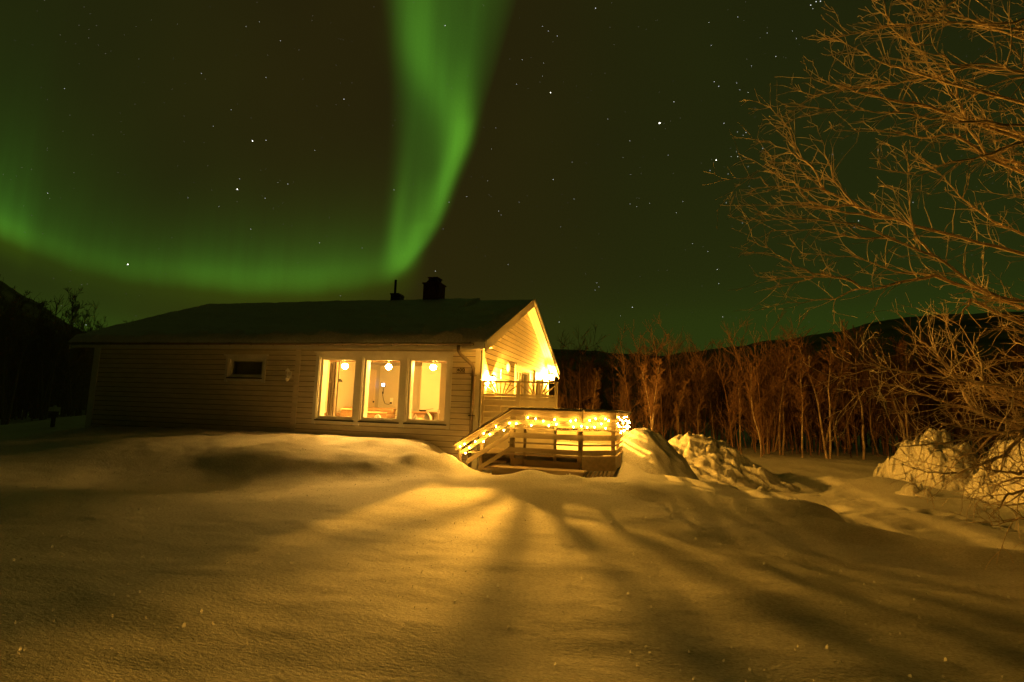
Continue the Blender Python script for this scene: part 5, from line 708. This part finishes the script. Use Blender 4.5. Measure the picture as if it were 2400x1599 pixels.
# ------------------------------------------------------------------ heaps of cleared snow
def heap(name, c, size, rot, h, lumps, seed, label, lump_r=(.08, .3), sharp=1.0, lump_h=.5, nx=110, ny=80, peak=(0, 0), rnd_=1.2, chunk=0.0):
    """a heap of snow: a rounded ridge with many lumps pressed into it"""
    r_ = random.Random(seed); sx_, sy_ = size; ca, sa = math.cos(rot), math.sin(rot)
    X, Y = np.meshgrid(np.linspace(-1, 1, nx), np.linspace(-1, 1, ny)); Z = np.zeros(X.shape)
    q = np.sqrt(((X - peak[0] * (1 - X ** 2)) ** 2) ** sharp + ((Y - peak[1] * (1 - Y ** 2)) ** 2) ** sharp)
    prof_ = np.clip(1 - q, 0, 1); base = h * (np.clip(1 - q * q, 0, 1) ** rnd_)
    N_ = np.vectorize(lambda a, b: noise.fractal((a * sx_ * 1.2 + seed, b * sy_ * 1.2, 0), 1.0, 2.1, 4))(X, Y)
    base = base * (1 + .25 * N_)
    WX, WY = X * sx_, Y * sy_
    top = base.copy()
    for k in range(lumps):
        a = r_.uniform(-.85, .85); b = r_.uniform(-.85, .85)
        if math.hypot(a, b) > .92: continue
        i = min(nx - 1, int((a + 1) / 2 * nx)); j = min(ny - 1, int((b + 1) / 2 * ny))
        rr_ = r_.uniform(*lump_r); zc_ = base[j, i] + rr_ * r_.uniform(-.5, .25) * lump_h * 2 - rr_ * (1 - lump_h) * .6
        ex = r_.uniform(.7, 1.3); dd = ((WX - a * sx_) / ex) ** 2 + (WY - b * sy_) ** 2
        cap_ = zc_  + np.sqrt(np.clip(rr_ * rr_ - dd, 0, None)) * lump_h * 1.4
        top = np.where(dd < rr_ * rr_, np.maximum(top, cap_), top)
    if chunk:
        for sc_, am_ in ((2.6, 1.0), (5.5, .45)):
            for j in range(ny):
                for i in range(nx):
                    dd_, pp_ = noise.voronoi((WX[j, i] * sc_ + seed, WY[j, i] * sc_, .5)); w_ = min(1, prof_[j, i] / .12)
                    top[j, i] += w_ * am_ * chunk * (min(.30, dd_[1] - dd_[0]) * 1.2 + .8 * noise.cell(pp_[0] * 7.3) - .55)
    top += .05 * np.vectorize(lambda a, b: noise.fractal((a * 3.5, b * 3.5, seed + 2), .9, 2.2, 4))(WX, WY) * np.clip(prof_ / .2, 0, 1) * (lumps > 8)
    top += .015 * np.vectorize(lambda a, b: noise.noise((a * 6, b * 6, seed)))(WX, WY) * (prof_ > 0)
    PX = c[0] + WX * ca - WY * sa; PY = c[1] + WX * sa + WY * ca
    G_ = ground_z(PX, PY) if c[2] is None else np.full(PX.shape, c[2])
    e2 = np.clip(prof_ / .22, 0, 1) ** .7; top = base + (top - base) * e2
    edge = np.clip(prof_ / .10, 0, 1)
    PZ = G_ + top * edge - .06 * (1 - edge)
    mb = MB(); mb.add(np.stack([PX, PY, PZ], -1).reshape(-1, 3).tolist(), [(j * nx + i, j * nx + i + 1, (j + 1) * nx + i + 1, (j + 1) * nx + i) for j in range(ny - 1) for i in range(nx - 1)])
    return tag(mb.obj(name, M['snow_lump'], None, True), label, 'snow pile')
heap('snow_mound', (4.15, 2.1, None), (1.9, 1.35), math.radians(-50), .95, 5, 3, 'smooth snow mound with stripes of light beside the deck railing', (.06, .16), 1.1, .35, peak=(-.42, 0))
heap('snow_pile', (5.7, 7.2, None), (2.6, 1.6), math.radians(-12), 1.22, 60, 11, 'wide snow heap topped with loose lumps behind the striped mound', (.08, .26), .9, .5, peak=(-.2, .0), rnd_=1.5, chunk=.10)
heap('snow_pile', (11.9, 8.2, None), (2.3, 1.1), math.radians(-80), 1.35, 120, 21, 'chunky ploughed snow bank at the foot of the birches, left of its twin', (.06, .27), 1.25, .6, 200, 130, chunk=.26)
heap('snow_pile', (12.95, 4.3, None), (2.3, 1.25), math.radians(-78), 1.65, 130, 31, 'chunky ploughed snow bank cut by the right edge under drooping twigs', (.06, .27), 1.25, .6, 200, 130, chunk=.26)
heap('snow_pile', (10.5, 5.6, None), (.55, .3), math.radians(-60), .28, 10, 41, 'low broken ridge of snow chunks lying on the cleared yard', (.06, .16), .9, .6, 70, 50, chunk=.14)
0 and heap('snow_pile', (7.4, -.6, None), (.75, .22), math.radians(-65), .26, 10, 51, 'short lit snow ridge beside the dark trench', (.06, .14), .9, .4, 50, 40)

# ------------------------------------------------------------------ trees
def grow(mb, p, d, length, r, levels, rg, seg=5, bend=.25, up=.1, sides=3, kids=(3, 5), shrink=.55, spread=(25, 50), tmin=.25, rmin=.003):
    path = [p.copy()]; rad = [r]; d = d.normalized()
    for i in range(seg):
        d = (d + Vector((rg.gauss(0, bend), rg.gauss(0, bend), rg.gauss(0, bend) + up)) * .5).normalized()
        path.append(path[-1] + d * (length / seg)); rad.append(max(rmin * .7, r * (1 - .75 * (i + 1) / seg)))
    mb.tube(path, rad, sides, cap=False)
    if levels <= 0: return
    for k in range(rg.randint(*kids)):
        t = rg.uniform(tmin, .98) * seg; i = min(int(t), seg - 1); q = path[i].lerp(path[i + 1], t - i)
        ax = (path[i + 1] - path[i]).normalized(); o = ax.orthogonal().normalized(); o.rotate(Matrix.Rotation(rg.uniform(0, 6.283), 3, ax))
        a = math.radians(rg.uniform(*spread)); nd = ax * math.cos(a) + o * math.sin(a)
        grow(mb, q, nd, length * shrink * rg.uniform(.6, 1.2), max(rmin, rad[i] * .55), levels - 1, rg, seg, bend, up, sides, kids, shrink, spread, tmin, rmin)
def birch_meshes(seed, h, forks, crown_w=1.0, trunk_r=.055):
    rg = random.Random(seed); tr, cr = MB(), MB()
    for f in range(forks):
        p = Vector((rg.uniform(-.12, .12) * (f > 0), rg.uniform(-.1, .1) * (f > 0), -.3)); n = 14; path = [p]; d = Vector((rg.gauss(0, .09) + (.16 * (-1) ** f if forks > 1 else 0), rg.gauss(0, .07), 1))
        hh = h * rg.uniform(.85, 1.05)
        for i in range(n):
            d = (d + Vector((rg.gauss(0, .07), rg.gauss(0, .07), .06))).normalized(); path.append(path[-1] + d * (hh / n))
        rad = [trunk_r * (1.15 - i / n) ** .9 for i in range(n + 1)]; rad[0] *= 1.3
        tr.tube(path, rad, 7, cap=False)
        for k in range(int(40 * crown_w)):
            t = (.22 + .76 * rg.random() ** .7) * n; i = min(int(t), n - 1); q = path[i].lerp(path[i + 1], t - i); a = rg.uniform(0, 6.283)
            u = t / n; el = rg.uniform(.7, 1.9)
            nd = Vector((math.cos(a), math.sin(a), el)); ln_ = (1.35 - .75 * u) * rg.uniform(.5, 1.0) * crown_w * (.55 if u < .4 else 1)
            grow(cr, q, nd, ln_, max(.010, rad[i] * .35), 2, rg, 4, .22, .18, 3, (4, 8), .5, (18, 42), .2, .008)
    return tr, cr
protos = []
for sd_, h, fk, cw in ((1, 6.6, 1, 1.0), (2, 6.0, 2, .8), (3, 7.0, 1, .9), (4, 5.4, 1, 1.05), (5, 6.3, 2, .8), (6, 5.8, 1, 1.2)):
    tr, cr = birch_meshes(sd_, h, fk, cw); protos.append((tr, cr))
def mesh_of(mb, name, m, smooth=False):
    me = bpy.data.meshes.new(name); me.from_pydata(mb.v, [], mb.f); me.update(); me.materials.append(m)
    if smooth: me.polygons.foreach_set('use_smooth', [True] * len(me.polygons))
    return me
pm = [(mesh_of(t_, 'trunk', M['birch'], True), mesh_of(c_, 'crown', M['twig'])) for t_, c_ in protos]
pm_dim = [(mesh_of(t_, 'trunk', M['dimbark'], True), c_) for (t_, _), (_, c_) in zip(protos, pm)]
pm_dark = [(mesh_of(t_, 'trunk', M['darkbark']), mesh_of(c_, 'crown', M['darkbark'])) for t_, c_ in protos[2:5]]
def tree(x, y, rz, sc, meshes, label, group, tilt=(0, 0), name='birch_tree', z=None):
    e = bpy.data.objects.new(name, None); S.collection.objects.link(e); e.location = (x, y, gz(x, y) if z is None else z); e.rotation_euler = (tilt[0], tilt[1], rz); e.scale = (sc, sc, sc); e.empty_display_size = .3
    tag(e, label, 'tree', group)
    for n_, m_ in zip(('trunk', 'crown'), meshes):
        o = bpy.data.objects.new(n_, m_); S.collection.objects.link(o); o.parent = e
    return e
rg = random.Random(12)
BR = ['bright pale trunked birch standing nearest the right edge of the deck', 'bright slender birch trunk rising just behind the lumpy snow heap', 'bright bowed birch trunk in front of the wood, mid way to the ploughed bank',
      'brightest straight birch trunk, forked low, at the front of the wood', 'bright birch just left of the chunky ploughed bank', 'bright leaning birch rising behind the chunky ploughed bank']
kb = 0
for i, (x, y, k) in enumerate(BIRCHES):
    mi = rg.randrange(6); sc = rg.uniform(.82, 1.08)
    if k: mi = (1, 2, 0, 4, 0, 1)[kb]; lab = BR[kb]; grp = None; kb += 1
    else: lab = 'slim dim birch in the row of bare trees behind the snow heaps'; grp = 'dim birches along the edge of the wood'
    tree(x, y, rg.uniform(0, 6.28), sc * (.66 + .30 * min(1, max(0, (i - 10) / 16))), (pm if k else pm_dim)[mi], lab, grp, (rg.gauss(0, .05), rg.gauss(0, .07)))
# the wood behind them, one mass
def thicket(name, label, cells, seed, count, msh_src, hscale, m_trunk):
    rg = random.Random(seed); mb = MB()
    for k in range(count):
        a, b = cells(rg); base = Vector((a, b, -.4)); h = rg.uniform(4.2, 6.6) * hscale
        path = [base]; d = Vector((rg.gauss(0, .07), rg.gauss(0, .07), 1))
        for i in range(6): d = (d + Vector((rg.gauss(0, .06), rg.gauss(0, .06), .05))).normalized(); path.append(path[-1] + d * h / 6)
        mb.tube(path, [rg.uniform(.022, .045) * (1.1 - i / 6) + .004 for i in range(7)], 4, cap=False)
        for q in range(20):
            t = rg.uniform(.7, 5.9); i = int(t); p = path[i].lerp(path[i + 1], t - i); an = rg.uniform(0, 6.28)
            grow(mb, p, Vector((math.cos(an), math.sin(an), rg.uniform(.6, 1.8))), rg.uniform(.5, 1.3), .014, 1, rg, 3, .22, .15, 3, (5, 9), .5, (18, 42), .15, .010)
    return tag(mb.obj(name, m_trunk, None), label, 'wood', None, 'stuff')
def cellR(rg):
    i = rg.randrange(len(BIRCHES) - 1); a, b = BIRCHES[i][:2]; f = rg.uniform(1.05, 1.6); return CAM.x + (a - CAM.x) * f + rg.uniform(-1.2, 1.2), CAM.y + (b - CAM.y) * f + rg.uniform(-1, 1)
thicket('birch_thicket', 'dense brown mass of bare birch saplings and brush filling the wood', cellR, 5, 460, None, 1.0, M['twig'])
for i, (x, y) in enumerate(DARKTREES):
    tree(x, y, rg.uniform(0, 6.28), rg.uniform(.78, 1.02), pm_dark[i % 3], 'dark bare tree in the shadowed wood left of the house', 'dark trees left of the house', name='bare_tree')
def cellL(rg):
    i = rg.randrange(len(DARKTREES)); a, b = DARKTREES[i]; f = rg.uniform(.95, 1.5); return CAM.x + (a - CAM.x) * f + rg.uniform(-1.5, 1.5), CAM.y + (b - CAM.y) * f + rg.uniform(-1, 1)
thicket('dark_thicket', 'black tangle of brush filling the wood left of the house', cellL, 6, 160, None, .95, M['darkbark'])
for i, (x, y) in enumerate(HILLTREES):
    tree(x, y, rg.uniform(0, 6.28), 1.0 * (1.5, 1.24, 1.22, 1.46, 1.25, 1.2)[i], pm_dark[(i + 1) % 3], 'small dark bare tree showing above the left end of the roof', 'small trees above the roof', name='bare_tree', z=0.0)

# ------------------------------------------------------------------ the near tree whose limbs reach in from the right
nt_ = thing('bare_tree', (10.6, -3.5, 0), 'large bare tree reaching lamplit twigs in from the right edge', 'tree')
rg = random.Random(77); tk = MB(); bo = Vector((10.6, -3.5, gz(10.6, -3.5) - .2))
tpath = [bo, bo + Vector((-.02, .05, .8)), bo + Vector((.05, 0, 1.7)), bo + Vector((-.05, -.05, 2.8)), bo + Vector((0, 0, 4.0)), bo + Vector((.1, .05, 5.4)), bo + Vector((.05, 0, 7))]
tk.tube(tpath, [.19, .15, .13, .115, .09, .06, .02], 12, cap=False); tk.obj('trunk', M['dimbark'], nt_, True)
bm_, tw = MB(), MB()
def smooth_path(P):
    out = []
    for i in range(len(P) - 1):
        a, b = P[i], P[i + 1]
        for k in range(3): out.append(a.lerp(b, k / 3) + Vector((rg.gauss(0, 1), rg.gauss(0, 1), rg.gauss(0, 1))) * .008)
    return out + [P[-1]]
for pts in LIMBS:
    P = [Vector(p) for p in pts]
    if P[0].x > 6.6 and (P[0] - Vector((10.6, -3.5, P[0].z))).length < 5.5 and P[0].x > 7.2:
        zt = max(.6, min(6.2, P[0].z - .3)); tt = zt / 7 * 6; i = min(int(tt), 5); root = tpath[i].lerp(tpath[i + 1], tt - i)
        if (P[0] - root).length > .3: P = [root, root.lerp(P[0], .5) + Vector((0, 0, .12))] + P
    P = smooth_path(P); n = len(P); tot = sum((P[i + 1] - P[i]).length for i in range(n - 1))
    r0 = min(.026, .0060 + .0046 * tot); rad = [max(.0038, r0 * (1 - i / (n - 1)) ** .9) for i in range(n)]
    bm_.tube(P, rad, 6, cap=False)
    s = .25
    acc = 0
    for i in range(n - 1):
        L_ = (P[i + 1] - P[i]).length; acc += L_
        while acc > s:
            acc -= s; s = rg.uniform(.045, .11)
            ax = (P[i + 1] - P[i]).normalized(); o = ax.orthogonal().normalized(); o.rotate(Matrix.Rotation(rg.uniform(0, 6.283), 3, ax)); a = math.radians(rg.uniform(25, 58))
            nd = ax * math.cos(a) + o * math.sin(a) + Vector((-.05, 0, .10))
            fr = i / (n - 1)
            grow(tw, P[i].lerp(P[i + 1], rg.random()), nd, rg.uniform(.18, .62) * (1.1 - .3 * fr), max(.0035, min(.006, rad[i] * .6)), 1 if rg.random() < .75 else 0, rg, 5, .28, .03, 4, (1, 3), .5, (25, 50), .3, .0031)
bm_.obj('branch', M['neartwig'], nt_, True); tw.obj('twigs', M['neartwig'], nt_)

# ------------------------------------------------------------------ stars
star_cols = {}
def star_mesh(items, name, col, strength):
    mb = MB()
    for x, y, z, s in items: mb.ball((x * 2500 + CAM.x, y * 2500 + CAM.y, z * 2500 + CAM.z), .62 * s, 6, 4)
    o = mb.obj(name, glow(name, col, strength), None); o['kind'] = 'structure'; o.data.materials[0].cycles.emission_sampling = 'NONE'
star_mesh([s for s in STARS if s[3] >= 2.9], 'bright_stars', (1, .96, .85), 4.0)
star_mesh([s for s in STARS if 1.1 <= s[3] < 2.9], 'stars', (.95, .95, 1.0), 1.1)
star_mesh([s for s in STARS if s[3] < 1.1], 'faint_stars', (1, .9, .75), .35)

# ------------------------------------------------------------------ ice crystals glinting on the snow
rg2 = np.random.RandomState(9); mb = MB(); pts = []
nC = 4200
xs = rg2.uniform(-6, 9, nC); ys = -11.3 + 9.5 * rg2.rand(nC) ** 1.3; zs = ground_z(xs, ys) + np.array([noise.noise((x * .9, y * 1.4, 3.1)) * .030 + noise.noise((x * 3.1, y * 5.2, 7.7)) * .008 + noise.noise((x * 9, y * 14, 1.7)) * .0035 for x, y in zip(xs, ys)])
for x, y, z in zip(xs, ys, zs):
    a = rg2.uniform(0, 6.283); u = Vector((math.cos(a), math.sin(a), 0)); v = Vector((rg2.normal(0, .35), rg2.normal(0, .35), 1)).normalized(); c = Vector((x, y, z - .001)); r = rg2.uniform(.004, .010) * (1 + .8 * (rg2.rand() > .93))
    mb.add([c - u * r * .6, c + u * r * .6, c + u * r * .5 + v * r * 1.2, c + v * r * 1.9, c - u * r * .5 + v * r * 1.1], [(0, 1, 2, 3, 4)])
ice = bpy.data.materials.new('ice_crystal'); ice.use_nodes = True; nt5 = ice.node_tree; nt5.nodes.clear()
_t = nt5.nodes.new('ShaderNodeBsdfTranslucent'); _t.inputs[0].default_value = (.95, .95, .95, 1); _g = nt5.nodes.new('ShaderNodeBsdfGlossy'); _g.inputs['Roughness'].default_value = .33; _x = nt5.nodes.new('ShaderNodeMixShader'); _x.inputs[0].default_value = .12; _o = nt5.nodes.new('ShaderNodeOutputMaterial')
nt5.links.new(_t.outputs[0], _x.inputs[1]); nt5.links.new(_g.outputs[0], _x.inputs[2]); nt5.links.new(_x.outputs[0], _o.inputs[0])
tag(mb.obj('ice_crystals', ice, None), 'tiny loose ice crystals glinting all over the foreground snow', 'ice', None, 'stuff')
